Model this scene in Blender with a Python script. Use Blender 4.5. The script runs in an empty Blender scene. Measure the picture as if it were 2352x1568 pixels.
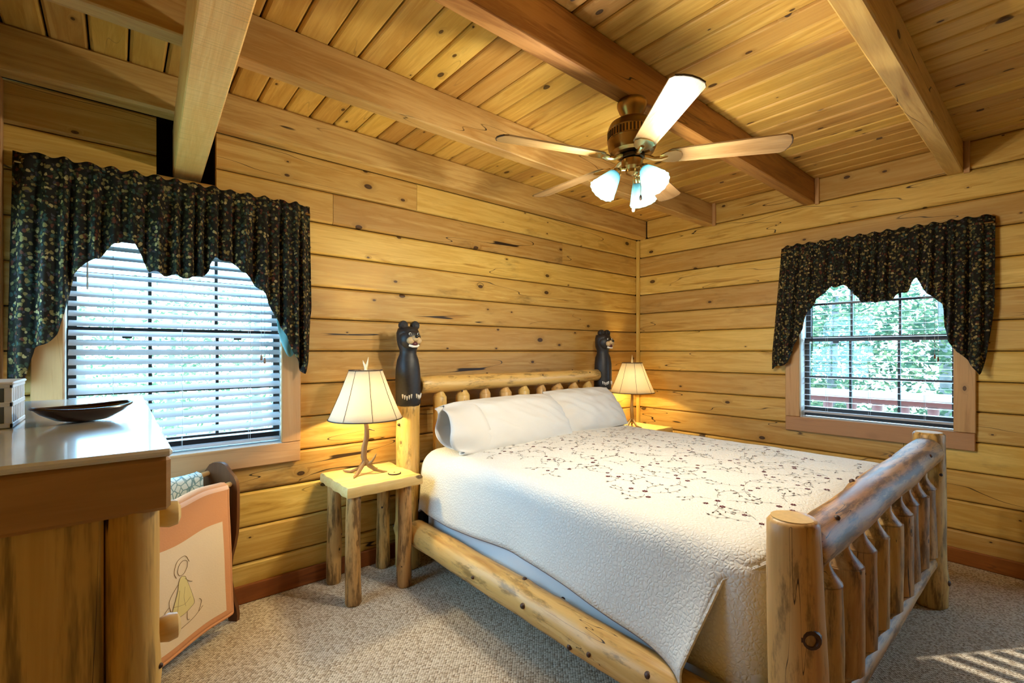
import bpy, math, random
from mathutils import Matrix, Vector, noise as mnoise
random.seed(7)
sc = bpy.context.scene
C = sc.collection
V = Vector
R = math.radians

# ------------------------------------------------------------------ camera
CAM = (-4.40, -3.06, 1.45)
cd = bpy.data.cameras.new('camera')
cam = bpy.data.objects.new('camera', cd); C.objects.link(cam)
cam.location = CAM
cam.rotation_euler = (R(90), 0, R(49.87 - 90))
cd.sensor_width = 36; cd.lens = 36 * 1074 / 2352
cd.shift_y = 22 / 2352; cd.clip_start = .02
sc.camera = cam
# ------------------------------------------------------------------ exposure
sc.view_settings.view_transform = 'Standard'; sc.view_settings.look = 'None'
sc.view_settings.gamma = 1; sc.view_settings.use_curve_mapping = False
sc.view_settings.exposure = 1.25
# ------------------------------------------------------------------ sky
SKY = 8.5
w = bpy.data.worlds.new('sky'); sc.world = w; w.use_nodes = True
bg = w.node_tree.nodes['Background']; bg.inputs[0].default_value = (.33, .66, 1.0, 1); bg.inputs[1].default_value = SKY
# ------------------------------------------------------------------ sun
sd = bpy.data.lights.new('sun', 'SUN'); sd.energy = 2.2; sd.angle = R(.6); sd.color = (1, .93, .8)
sun = bpy.data.objects.new('sun', sd); C.objects.link(sun)
sun.rotation_euler = V((-.94, .60, -1.15)).to_track_quat('-Z', 'Y').to_euler()
# ------------------------------------------------------------------ sky portals in the windows, the added left-wall one included
def portal(loc, direction, sx, sy):
    l = bpy.data.lights.new('daylight_portal', 'AREA'); l.shape = 'RECTANGLE'; l.size = sx; l.size_y = sy
    l.cycles.is_portal = True
    o = bpy.data.objects.new('daylight_portal', l); C.objects.link(o); o.location = loc
    o.rotation_euler = V(direction).to_track_quat('-Z', 'Y').to_euler()
portal((-4.11, .17, 1.49), (0, -1, 0), .98, 1.2)
portal((.17, -2.10, 1.49), (-1, 0, 0), 1.2, .98)
portal((-5.0, -.56, 1.49), (1, 0, 0), 1.2, .98)
# ------------------------------------------------------------------ lamps' light (colour, watts)
FAN_W, FAN_C = 14.5, (1.0, .92, .72)
LAMP_W, LAMP_C = 52.0, (1.0, .77, .32)
sc.cycles.max_bounces = 6; sc.cycles.diffuse_bounces = 3; sc.cycles.glossy_bounces = 3
sc.cycles.transmission_bounces = 4; sc.cycles.transparent_max_bounces = 12
sc.cycles.caustics_reflective = False; sc.cycles.caustics_refractive = False
sc.cycles.sample_clamp_indirect = 6; sc.cycles.adaptive_threshold = .02

# ================================================================== materials
def srgb(*c):
    return tuple(((x / 255 / 12.92) if x <= 10.3 else ((x / 255 + .055) / 1.055) ** 2.4) for x in c)
class NT:
    def __init__(s, name):
        s.m = bpy.data.materials.new(name); s.m.use_nodes = True
        s.n = s.m.node_tree.nodes; s.l = s.m.node_tree.links; s.b = s.n['Principled BSDF']; s.out = s.n['Material Output']
    def new(s, t, **k):
        x = s.n.new(t)
        for a, v in k.items(): setattr(x, a, v)
        return x
    def put(s, sock, v):
        if v is None: return
        if hasattr(v, 'links'): s.l.new(v, sock)
        elif isinstance(v, (tuple, list)) and len(v) == 3 and sock.type == 'RGBA': sock.default_value = (*v, 1)
        else: sock.default_value = v
    def math(s, op, a, b=None, c=None, clamp=False):
        x = s.new('ShaderNodeMath', operation=op, use_clamp=clamp)
        for i, v in enumerate((a, b, c)): s.put(x.inputs[i], v)
        return x.outputs[0]
    def vmath(s, op, a, b=None, scale=None):
        x = s.new('ShaderNodeVectorMath', operation=op)
        s.put(x.inputs[0], a); s.put(x.inputs[1], b)
        if scale is not None: s.put(x.inputs['Scale'], scale)
        return x.outputs[0]
    def noise(s, vec, scale, detail=3, rough=.55, dist=0, color=False):
        x = s.new('ShaderNodeTexNoise'); s.put(x.inputs['Vector'], vec)
        x.inputs['Scale'].default_value = scale; x.inputs['Detail'].default_value = detail
        x.inputs['Roughness'].default_value = rough; x.inputs['Distortion'].default_value = dist
        return x.outputs['Color' if color else 'Fac']
    def voro(s, vec, scale, feature='F1', rnd=1):
        x = s.new('ShaderNodeTexVoronoi', feature=feature); s.put(x.inputs['Vector'], vec)
        x.inputs['Scale'].default_value = scale; x.inputs['Randomness'].default_value = rnd
        return x
    def ramp(s, fac, stops, mode='LINEAR'):
        x = s.new('ShaderNodeValToRGB'); x.color_ramp.interpolation = mode
        e = x.color_ramp.elements
        while len(e) < len(stops): e.new(.5)
        for el, (p, c) in zip(e, stops):
            el.position = p; el.color = (*c, 1) if len(c) == 3 else c
        s.put(x.inputs[0], fac); return x.outputs[0]
    def step(s, v, lo, hi):
        x = s.new('ShaderNodeMapRange'); x.interpolation_type = 'SMOOTHSTEP'
        s.put(x.inputs['Value'], v); s.put(x.inputs['From Min'], lo); s.put(x.inputs['From Max'], hi)
        return x.outputs[0]
    def mix(s, f, a, b, blend='MIX'):
        x = s.new('ShaderNodeMix', data_type='RGBA', blend_type=blend)
        s.put(x.inputs[0], f); s.put(x.inputs[6], a); s.put(x.inputs[7], b); return x.outputs[2]
    def hsv(s, col, h=.5, sat=1, val=1):
        x = s.new('ShaderNodeHueSaturation'); s.put(x.inputs['Hue'], h); s.put(x.inputs['Saturation'], sat)
        s.put(x.inputs['Value'], val); s.put(x.inputs['Color'], col); return x.outputs[0]
    def obj(s): return s.new('ShaderNodeTexCoord').outputs['Object']
    def rnd(s): return s.new('ShaderNodeObjectInfo').outputs['Random']
    def bump(s, h, strength=.3, dist=.01):
        x = s.new('ShaderNodeBump'); x.inputs['Strength'].default_value = strength; x.inputs['Distance'].default_value = dist
        s.put(x.inputs['Height'], h); s.l.new(x.outputs[0], s.b.inputs['Normal'])
    def fin(s, col=None, rough=.5, metal=0, spec=.5):
        s.put(s.b.inputs['Base Color'], col); s.put(s.b.inputs['Roughness'], rough)
        s.b.inputs['Metallic'].default_value = metal; s.b.inputs['Specular IOR Level'].default_value = spec
        return s.m

def plain(name, col, rough=.5, metal=0, spec=.5, var=.06, scale=30):
    t = NT(name); n = t.noise(t.obj(), scale, 3)
    c = t.mix(n, tuple(x * (1 - var * 2) for x in col), tuple(min(1, x * (1 + var * 2)) for x in col))
    return t.fin(c, rough, metal, spec)

def wood(name, dark, mid, light, axis='X', knot=.5, kscale=1, crack=.5, stain=.4, rough=.42, spec=.4, tint=.14, saw=0, rings=1, kd=None, gscale=1, flat=0, sk=(1.3, 3.2, 4.2), ck=(.55, 5.5, 5.5), st=(.58, .76)):
    t = NT(name); p = t.obj(); r = t.rnd()
    sx = t.new('ShaderNodeSeparateXYZ'); t.l.new(p, sx.inputs[0])
    X, Y, Z = sx.outputs
    if axis == 'Y': X, Y = Y, X
    if axis == 'Z': X, Z = Z, X
    X = t.math('ADD', X, t.math('MULTIPLY', r, 37.0)); Z = t.math('ADD', Z, t.math('MULTIPLY', r, 11.3))
    def vec(a, b, c):
        cx = t.new('ShaderNodeCombineXYZ')
        for i, (q, k) in enumerate(((X, a), (Y, b), (Z, c))): t.l.new(t.math('MULTIPLY', q, k), cx.inputs[i])
        return cx.outputs[0]
    vo = t.voro(vec(3.1 * kscale, 5.5 * kscale, 5.5 * kscale), 1)
    if flat:
        vo.voronoi_dimensions = '2D'; cx = t.new('ShaderNodeCombineXYZ')
        t.l.new(t.math('MULTIPLY', X, 3.1 * kscale), cx.inputs[0]); t.l.new(t.math('MULTIPLY', Z, 5.5 * kscale), cx.inputs[1]); t.l.new(cx.outputs[0], vo.inputs['Vector'])
    d = vo.outputs['Distance']
    sc_ = t.new('ShaderNodeSeparateColor'); t.l.new(vo.outputs['Color'], sc_.inputs[0])
    keep = t.math('GREATER_THAN', sc_.outputs[0], 1 - knot)
    size = t.math('MULTIPLY_ADD', t.math('POWER', sc_.outputs[1], 2.2), .13, .035)
    kn = t.math('MULTIPLY', t.math('SUBTRACT', 1, t.step(d, t.math('MULTIPLY', size, .72), size)), keep)
    halo = t.math('MULTIPLY', t.math('SUBTRACT', 1, t.step(d, size, t.math('MULTIPLY', size, 2.6))), keep)
    # grain flows round the knots
    warp = t.math('MULTIPLY', halo, .035)
    Z = t.math('ADD', Z, warp)
    g = t.noise(vec(1.1 * gscale, 13 * gscale, 13 * gscale), 1, 5, .6, .5)
    if rings:
        g = t.math('ADD', t.math('MULTIPLY', t.math('PINGPONG', t.math('MULTIPLY', g, 7.0), 1), .32 * rings), t.math('MULTIPLY', g, .75))
    fine = t.noise(vec(5, 130, 130), 1, 2)
    col = t.ramp(g, [(.18, dark), (.42, mid), (.75, light)])
    col = t.mix(t.math('MULTIPLY', fine, .42), col, tuple(x * .62 for x in mid))
    if stain:
        s_ = t.step(t.noise(vec(*sk), 1, 5, .68), *st)
        col = t.mix(t.math('MULTIPLY', s_, stain), col, tuple(x * .30 for x in mid))
    if crack:
        n = t.noise(vec(*ck), 1, 2, .5)
        line = t.math('SUBTRACT', 1, t.step(t.math('ABSOLUTE', t.math('SUBTRACT', n, .5)), .0008, .0030))
        gate = t.step(t.noise(vec(.8, 1.5, 1.5), 1, 1), .52, .58)
        ck = t.math('MULTIPLY', t.math('MULTIPLY', line, gate), crack, clamp=True)
        col = t.mix(ck, col, tuple(x * .10 for x in dark))
    if saw:
        wv = t.noise(vec(140, 2, 2), 1, 2); col = t.mix(t.math('MULTIPLY', t.step(wv, .45, .7), saw), col, tuple(x * .55 for x in mid))
    kd = kd or tuple(x * .16 for x in dark)
    col = t.mix(t.math('MULTIPLY', halo, .38), col, tuple(x * .55 for x in mid))
    ringk = t.math('PINGPONG', t.math('MULTIPLY', d, 28), 1)
    col = t.mix(kn, col, t.mix(ringk, kd, tuple(x * 2.6 for x in kd)))
    col = t.hsv(col, t.math('MULTIPLY_ADD', r, .016, .492), 1, t.math('MULTIPLY_ADD', r, tint * 2, 1 - tint))
    t.bump(t.math('ADD', g, t.math('MULTIPLY', fine, .4)), .16, .004)
    return t.fin(col, t.math('MULTIPLY_ADD', g, .2, rough), 0, spec)

M = {}
PD, PM, PL = srgb(142, 96, 34), srgb(196, 150, 68), srgb(226, 188, 108)
M['wall'] = wood('wall_pine', PD, PM, PL, knot=.2, kscale=1.3, crack=1, stain=1, flat=1, tint=.2, st=(.56, .80))
M['deck'] = wood('ceiling_pine', srgb(146, 98, 34), srgb(198, 148, 64), srgb(228, 184, 100), knot=.26, kscale=1.5, crack=.3, stain=.5, tint=.16, flat=1)
M['beam'] = wood('beam_fir', srgb(146, 104, 44), srgb(190, 146, 76), srgb(216, 178, 108), knot=.12, crack=1, stain=.3, rings=1.5)
M['beam_dark'] = wood('beam_fir_brown', srgb(104, 62, 22), srgb(148, 96, 40), srgb(182, 130, 66), knot=.1, crack=1, stain=.3, rings=1.7)
M['girder'] = wood('sawn_girder', srgb(206, 146, 76), srgb(238, 182, 108), srgb(246, 202, 134), knot=.06, crack=.4, stain=0, saw=.45, rings=1.3)
M['trim'] = wood('trim_pine', srgb(156, 108, 62), srgb(190, 142, 92), srgb(206, 164, 114), knot=.2, kscale=1.6, crack=.2, stain=.25, rings=.4)
M['trim_v'] = wood('trim_pine_upright', srgb(156, 108, 62), srgb(190, 142, 92), srgb(206, 164, 114), axis='Z', knot=.2, kscale=1.6, crack=.2, stain=.25, rings=.4)
M['base'] = wood('baseboard_pine', srgb(96, 48, 14), srgb(134, 72, 24), srgb(158, 92, 38), knot=.15, kscale=1.5, crack=.3)
LD, LM, LL = srgb(170, 112, 48), srgb(214, 166, 92), srgb(236, 200, 136)
for ax in 'XYZ':
    M['log' + ax] = wood('peeled_log_' + ax.lower(), LD, LM, LL, axis=ax, knot=.3, kscale=2.6, crack=1.2, stain=.8, rough=.32, spec=.5, tint=.08, rings=.6, sk=(5, 20, 20), ck=(.6, 17, 17), st=(.50, .66))
    M['old' + ax] = wood('weathered_log_' + ax.lower(), srgb(116, 76, 34), srgb(186, 136, 74), srgb(222, 180, 116), axis=ax, knot=.45, kscale=2.8, crack=1.5, stain=.95, rough=.36, tint=.12, rings=.8, sk=(4, 24, 24), ck=(.6, 19, 19), st=(.45, .62))
M['end'] = plain('sawn_log_end', srgb(214, 176, 110), .55, var=.1, scale=60)
M['knot'] = plain('knot_wood', srgb(64, 34, 14), .5, var=.3, scale=90)
M['slab'] = wood('table_slab', srgb(196, 150, 78), srgb(224, 184, 112), srgb(238, 206, 144), knot=.12, kscale=1.6, crack=.3, stain=.1, rough=.35)
M['rack'] = wood('rack_maple_stain', srgb(52, 26, 10), srgb(88, 48, 22), srgb(112, 66, 32), axis='Z', knot=0, crack=0, stain=0, rough=.3)
M['dowel'] = plain('dowel', srgb(190, 146, 92), .4)
M['dresser'] = wood('dresser_pine', srgb(150, 100, 40), srgb(200, 148, 70), srgb(220, 172, 92), axis='Z', knot=.3, kscale=2.0, crack=1, stain=.9, tint=.06, sk=(2, 24, 24), ck=(.5, 12, 12), st=(.46, .62))
M['dresser_rail'] = wood('dresser_rail_pine', srgb(112, 68, 30), srgb(160, 108, 56), srgb(184, 132, 76), knot=.1, crack=.8, stain=.4, tint=.05)
def _top():
    t = NT('dresser_top_lacquer'); n = t.noise(t.obj(), 6, 4)
    c = t.mix(n, srgb(206, 204, 196), srgb(226, 226, 220)); t.b.inputs['Coat Weight'].default_value = .8; t.b.inputs['Coat Roughness'].default_value = .08
    return t.fin(c, .22, 0, .6)
M['dresser_top'] = _top()
M['dark'] = plain('dark_recess', srgb(28, 18, 8), .9, spec=.1)
M['bear'] = plain('black_bear_paint', srgb(30, 26, 26), .5, var=.6, scale=40)
M['bear_tan'] = plain('bear_tan_paint', srgb(196, 164, 118), .5)
M['white_paint_and_sunlit_rail'] = plain('white_paint_and_sunlit_rail', srgb(232, 226, 214), .4)
M['bear_mouth'] = plain('bear_mouth_paint', srgb(84, 26, 24), .4)
M['black'] = plain('black_paint', srgb(10, 9, 10), .25)

def _quilt():
    t = NT('quilted_cotton'); p = t.obj()
    d = t.voro(t.vmath('ADD', p, t.vmath('SCALE', t.noise(p, 30, 2, color=True), scale=.02)), 62, 'DISTANCE_TO_EDGE').outputs['Distance']
    h = t.step(d, 0, .28)
    c = t.mix(h, srgb(228, 222, 213), srgb(233, 228, 219))
    t.bump(h, .42, .004)
    t.b.inputs['Sheen Weight'].default_value = .1
    return t.fin(c, .85, 0, .15)
M['quilt'] = _quilt()
def fabric(name, col, scale=400, bump=.1, rough=.85):
    t = NT(name); p = t.obj(); n = t.noise(p, scale, 2); n2 = t.noise(p, 6, 3)
    c = t.mix(n2, tuple(x * .93 for x in col), col); t.bump(n, bump, .002)
    return t.fin(c, rough, 0, .15)
M['pillow'] = fabric('pillowcase_cotton', srgb(226, 222, 216))
M['sheet'] = fabric('white_sheet', srgb(226, 226, 228))
M['binding'] = fabric('grey_binding', srgb(128, 116, 116))
M['leafstitch'] = fabric('olive_brown_thread', srgb(82, 64, 46))
M['flowerstitch'] = fabric('maroon_thread', srgb(92, 24, 30))
M['peach'] = fabric('peach_quilt_border', srgb(214, 150, 106), 120, .5)
M['cream'] = fabric('cream_quilt_centre', srgb(232, 208, 178), 120, .3)
M['peach_light'] = fabric('peach_pale_binding', srgb(240, 198, 174), 120, .4)
M['yellowthread'] = fabric('pale_yellow_thread', srgb(224, 206, 146))
M['brownthread'] = fabric('brown_thread', srgb(150, 124, 98))
def _blueq():
    t = NT('blue_print_quilt'); p = t.obj(); v = t.voro(p, 34, 'DISTANCE_TO_EDGE').outputs['Distance']; n = t.noise(p, 9, 3)
    c = t.mix(t.step(v, .03, .12), srgb(118, 150, 156), t.mix(n, srgb(196, 214, 214), srgb(228, 232, 228))); t.bump(v, .4, .004)
    return t.fin(c, .85, 0, .15)
M['blue_quilt'] = _blueq()
def _floral():
    t = NT('dark_floral_fabric'); p = t.obj()
    q = t.vmath('ADD', p, t.vmath('SCALE', t.noise(p, 40, 2, color=True), scale=.02))
    v = t.voro(q, 62); s = t.new('ShaderNodeSeparateColor'); t.l.new(v.outputs['Color'], s.inputs[0])
    spot = t.math('MULTIPLY', t.math('SUBTRACT', 1, t.step(v.outputs['Distance'], .48, .58)), t.math('GREATER_THAN', s.outputs[0], .22))
    pal = t.ramp(s.outputs[1], [(0, srgb(48, 52, 36)), (.26, srgb(104, 88, 50)), (.40, srgb(146, 126, 84)), (.50, srgb(78, 44, 32)), (.62, srgb(46, 60, 54)), (.74, srgb(110, 96, 58)), (.9, srgb(54, 48, 50))], 'CONSTANT')
    base = t.mix(t.noise(p, 7, 2), srgb(22, 22, 20), srgb(38, 32, 24))
    return t.fin(t.mix(spot, base, pal), .9, 0, .1)
M['floral'] = _floral()
M['lining'] = fabric('teal_lining', srgb(128, 186, 190))
def _carpet():
    t = NT('berber_carpet'); p = t.obj()
    mp = t.new('ShaderNodeMapping'); mp.inputs['Rotation'].default_value = (0, 0, .62); mp.inputs['Scale'].default_value = (1, 1.35, 1); t.l.new(p, mp.inputs[0])
    v = t.voro(mp.outputs[0], 80, 'F1', .28); d = v.outputs['Distance']
    s = t.new('ShaderNodeSeparateColor'); t.l.new(v.outputs['Color'], s.inputs[0])
    c = t.ramp(s.outputs[0], [(0, srgb(178, 156, 132)), (.4, srgb(206, 188, 164)), (.8, srgb(224, 208, 186))])
    c = t.mix(t.step(d, .40, .72), c, srgb(84, 66, 50))
    c = t.mix(t.math('MULTIPLY', t.noise(p, 2.2, 3), .25), c, srgb(140, 112, 92))
    t.bump(t.math('SUBTRACT', 1, d), .5, .006)
    return t.fin(c, .95, 0, .05)
M['carpet'] = _carpet()
M['blind'] = plain('white_blind_slat', srgb(176, 173, 176), .4, var=.03)
M['cord'] = plain('blind_cord', srgb(170, 168, 164), .7)
M['tassel'] = plain('wooden_tassel', srgb(110, 66, 28), .4)
M['jamb'] = plain('white_window_jamb', srgb(228, 222, 214), .5, var=.02)
M['sash'] = plain('dark_bronze_sash', srgb(38, 30, 28), .4)
M['brass'] = plain('antique_brass', srgb(150, 118, 68), .28, metal=1, var=.1, scale=14)
M['brass_pale'] = plain('polished_brass', srgb(214, 190, 140), .22, metal=1, var=.06)
M['vent'] = plain('dark_vent_brass', srgb(70, 58, 44), .35, metal=1)
M['blade'] = wood('fan_blade_oak', srgb(84, 60, 34), srgb(130, 100, 62), srgb(152, 122, 82), knot=0, crack=.25, stain=.2, rough=.3, tint=.03, rings=1.6, gscale=1.5)
M['antler'] = wood('antler', srgb(66, 46, 24), srgb(120, 92, 56), srgb(168, 138, 94), axis='Z', knot=0, crack=.4, stain=.5, tint=.05, rings=.4)
M['antler_tip'] = plain('antler_tip', srgb(232, 214, 176), .4)
M['rim'] = plain('shade_trim', srgb(66, 48, 34), .7)
M['bowl'] = plain('dark_wooden_dish', srgb(44, 24, 18), .25, var=.3, scale=20)
M['crate'] = plain('white_washed_crate', srgb(206, 214, 224), .5, var=.08)
M['glass_slat'] = plain('crate_dark_backing', srgb(96, 112, 128), .5)
M['disc'] = wood('coaster_wood', srgb(190, 148, 80), srgb(214, 174, 104), srgb(226, 190, 124), knot=0, crack=0, stain=0)
M['bark'] = plain('coaster_bark', srgb(58, 40, 22), .8)

def translucent(name, col, emit=0, trans=.6, clear=0.0, ribs=False, emc=None):
    t = NT(name); p = t.obj(); n = t.noise(p, 160, 2)
    c = t.mix(n, tuple(x * .94 for x in col), col)
    df = t.new('ShaderNodeBsdfDiffuse'); tr = t.new('ShaderNodeBsdfTranslucent')
    t.l.new(c, df.inputs[0]); t.l.new(c, tr.inputs[0])
    m = t.new('ShaderNodeMixShader'); m.inputs[0].default_value = trans
    t.l.new(df.outputs[0], m.inputs[1]); t.l.new(tr.outputs[0], m.inputs[2]); o = m.outputs[0]
    if clear:
        tp = t.new('ShaderNodeBsdfTransparent'); m2 = t.new('ShaderNodeMixShader'); m2.inputs[0].default_value = clear
        t.l.new(o, m2.inputs[1]); t.l.new(tp.outputs[0], m2.inputs[2]); o = m2.outputs[0]
    if emit:
        e = t.new('ShaderNodeEmission'); e.inputs[0].default_value = (*(emc or col), 1); e.inputs[1].default_value = emit
        a = t.new('ShaderNodeAddShader'); t.l.new(o, a.inputs[0]); t.l.new(e.outputs[0], a.inputs[1]); o = a.outputs[0]
    t.l.new(o, t.out.inputs[0]); return t.m
M['shade'] = translucent('linen_lamp_shade', srgb(244, 236, 218), 0, .6)
M['fan_shade'] = translucent('frosted_glass_shade', srgb(92, 140, 154), 0, .6, .12, emc=(.55, .85, 1))
def emitter(name, col, k):
    t = NT(name); e = t.new('ShaderNodeEmission'); e.inputs[0].default_value = (*col, 1); e.inputs[1].default_value = k
    t.l.new(e.outputs[0], t.out.inputs[0]); return t.m
M['bulb'] = emitter('lit_bulb', (1, .95, .85), 7)
M['bulb_warm'] = emitter('lit_warm_bulb', (1, .8, .5), 12)
def _pane():
    t = NT('window_glass'); g = t.new('ShaderNodeBsdfGlossy'); g.inputs['Roughness'].default_value = .02
    tp = t.new('ShaderNodeBsdfTransparent'); tp.inputs[0].default_value = (.96, .98, .97, 1)
    lw = t.new('ShaderNodeLayerWeight'); fz = t.math('MULTIPLY_ADD', t.math('POWER', lw.outputs['Facing'], 5), .5, .03)
    m = t.new('ShaderNodeMixShader'); t.l.new(fz, m.inputs[0]); t.l.new(tp.outputs[0], m.inputs[1]); t.l.new(g.outputs[0], m.inputs[2])
    t.l.new(m.outputs[0], t.out.inputs[0]); return t.m
M['pane'] = _pane()
def leafmat(name, a, b, c):
    t = NT(name); n = t.noise(t.obj(), 3.2, 4, .7)
    col = t.ramp(n, [(.3, a), (.5, b), (.68, c)])
    df = t.new('ShaderNodeBsdfDiffuse'); tr = t.new('ShaderNodeBsdfTranslucent')
    t.l.new(col, df.inputs[0]); t.l.new(col, tr.inputs[0])
    m = t.new('ShaderNodeMixShader'); m.inputs[0].default_value = .4
    t.l.new(df.outputs[0], m.inputs[1]); t.l.new(tr.outputs[0], m.inputs[2]); t.l.new(m.outputs[0], t.out.inputs[0]); return t.m
M['leaf'] = leafmat('summer_leaves', srgb(34, 54, 46), srgb(70, 92, 68), srgb(146, 150, 108))
M['leaf2'] = leafmat('pale_leaves', srgb(48, 74, 64), srgb(98, 116, 82), srgb(170, 168, 122))
M['trunk'] = plain('grey_bark', srgb(120, 112, 110), .9, var=.25, scale=12)
M['ground'] = plain('leafy_ground', srgb(150, 150, 116), .95, var=.3, scale=1.5)
M['rail_red'] = plain('redwood_stain', srgb(158, 108, 102), .5)
M['upright'] = wood('corner_pine', PD, PM, PL, axis='Z', knot=.1, crack=.3)
M['plain_wall'] = wood('side_wall_pine', PD, PM, PL, knot=.2, crack=.5)

# ================================================================== mesh helpers
class MB:
    def __init__(s): s.v = []; s.f = []
    def add(s, vs, fs):
        k = len(s.v); s.v += [tuple(p) for p in vs]; s.f += [tuple(i + k for i in f) for f in fs]; return s
    def box(s, x0, x1, y0, y1, z0, z1, c=0):
        x0, x1 = min(x0, x1), max(x0, x1); y0, y1 = min(y0, y1), max(y0, y1); z0, z1 = min(z0, z1), max(z0, z1)
        if c <= 0:
            vs = [(x, y, z) for x in (x0, x1) for y in (y0, y1) for z in (z0, z1)]
            return s.add(vs, [(0, 1, 3, 2), (4, 6, 7, 5), (0, 4, 5, 1), (2, 3, 7, 6), (0, 2, 6, 4), (1, 5, 7, 3)])
        vs = []; idx = {}
        for i, (x, sx) in enumerate(((x0, 1), (x1, -1))):
            for j, (y, sy) in enumerate(((y0, 1), (y1, -1))):
                for k, (z, sz) in enumerate(((z0, 1), (z1, -1))):
                    for a in range(3):
                        idx[i, j, k, a] = len(vs)
                        vs.append((x + (0 if a == 0 else sx * c), y + (0 if a == 1 else sy * c), z + (0 if a == 2 else sz * c)))
        fs = []
        for i in (0, 1):
            fs.append(tuple(idx[i, j, k, 0] for j, k in ((0, 0), (0, 1), (1, 1), (1, 0))))
            fs.append(tuple(idx[j, i, k, 1] for j, k in ((0, 0), (0, 1), (1, 1), (1, 0))))
            fs.append(tuple(idx[j, k, i, 2] for j, k in ((0, 0), (0, 1), (1, 1), (1, 0))))
        for i in (0, 1):
            for j in (0, 1):
                fs.append((idx[i, j, 0, 0], idx[i, j, 1, 0], idx[i, j, 1, 1], idx[i, j, 0, 1]))
                fs.append((idx[i, 0, j, 0], idx[i, 1, j, 0], idx[i, 1, j, 2], idx[i, 0, j, 2]))
                fs.append((idx[0, i, j, 1], idx[1, i, j, 1], idx[1, i, j, 2], idx[0, i, j, 2]))
                for k in (0, 1): fs.append((idx[i, j, k, 0], idx[i, j, k, 1], idx[i, j, k, 2]))
        return s.add(vs, fs)
    def tube(s, pts, rad, n=12, cap=True, squash=None):
        pts = [V(p) for p in pts]
        if not hasattr(rad, '__len__'): rad = [rad] * len(pts)
        t0 = (pts[1] - pts[0]).normalized(); up = V((0, 0, 1)) if abs(t0.z) < .9 else V((1, 0, 0))
        a = t0.cross(up).normalized(); vs = []; m = len(pts)
        for i, p in enumerate(pts):
            t = (pts[min(i + 1, m - 1)] - pts[max(i - 1, 0)]).normalized()
            a = (a - t * a.dot(t)).normalized(); b = t.cross(a)
            r = rad[i]
            for k in range(n):
                q = 2 * math.pi * k / n
                rr = r(q) if callable(r) else r
                vs.append(p + (a * math.cos(q) + b * math.sin(q)) * rr)
        fs = [(i * n + k, i * n + (k + 1) % n, (i + 1) * n + (k + 1) % n, (i + 1) * n + k) for i in range(m - 1) for k in range(n)]
        if cap: fs += [tuple(range(n - 1, -1, -1)), tuple((m - 1) * n + k for k in range(n))]
        return s.add(vs, fs)
    def lathe(s, prof, c=(0, 0, 0), n=24, axis=(0, 0, 1), cap=False, wob=None):
        ax = V(axis).normalized(); u = ax.orthogonal().normalized(); w_ = ax.cross(u); c = V(c); vs = []; m = len(prof)
        for i, (r, h) in enumerate(prof):
            for k in range(n):
                q = 2 * math.pi * k / n
                rr = r * (wob(q, i) if wob else 1)
                vs.append(c + ax * h + (u * math.cos(q) + w_ * math.sin(q)) * rr)
        fs = [(i * n + k, i * n + (k + 1) % n, (i + 1) * n + (k + 1) % n, (i + 1) * n + k) for i in range(m - 1) for k in range(n)]
        if cap: fs += [tuple(range(n - 1, -1, -1)), tuple((m - 1) * n + k for k in range(n))]
        return s.add(vs, fs)
    def ball(s, c, r, n=14, m=9):
        if not hasattr(r, '__len__'): r = (r, r, r)
        vs = []
        for i in range(m + 1):
            a = math.pi * i / m
            for k in range(n):
                q = 2 * math.pi * k / n
                vs.append((c[0] + r[0] * math.sin(a) * math.cos(q), c[1] + r[1] * math.sin(a) * math.sin(q), c[2] + r[2] * math.cos(a)))
        return s.add(vs, [(i * n + k, (i + 1) * n + k, (i + 1) * n + (k + 1) % n, i * n + (k + 1) % n) for i in range(m) for k in range(n)])
    def grid(s, fn, nu, nv, closed=False):
        vs = [fn(i / nu, j / nv) for i in range(nu + 1) for j in range(nv + 1)]
        q = nv + 1
        return s.add(vs, [(i * q + j, (i + 1) * q + j, (i + 1) * q + j + 1, i * q + j + 1) for i in range(nu) for j in range(nv)])
    def prism(s, outline, y0, y1):      # outline in (x,z), extruded along y
        n = len(outline)
        vs = [(x, y0, z) for x, z in outline] + [(x, y1, z) for x, z in outline]
        return s.add(vs, [tuple(range(n)), tuple(range(2 * n - 1, n - 1, -1))] + [(i, i + n, (i + 1) % n + n, (i + 1) % n) for i in range(n)])
    def mesh(s, name, mat, smooth=True, ang=40):
        me = bpy.data.meshes.new(name); me.from_pydata(s.v, [], s.f)
        me.validate(); me.materials.append(M[mat] if isinstance(mat, str) else mat)
        if smooth:
            me.polygons.foreach_set('use_smooth', [True] * len(me.polygons)); me.set_sharp_from_angle(angle=R(ang))
        return me
    def fix(s):
        return s

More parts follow.
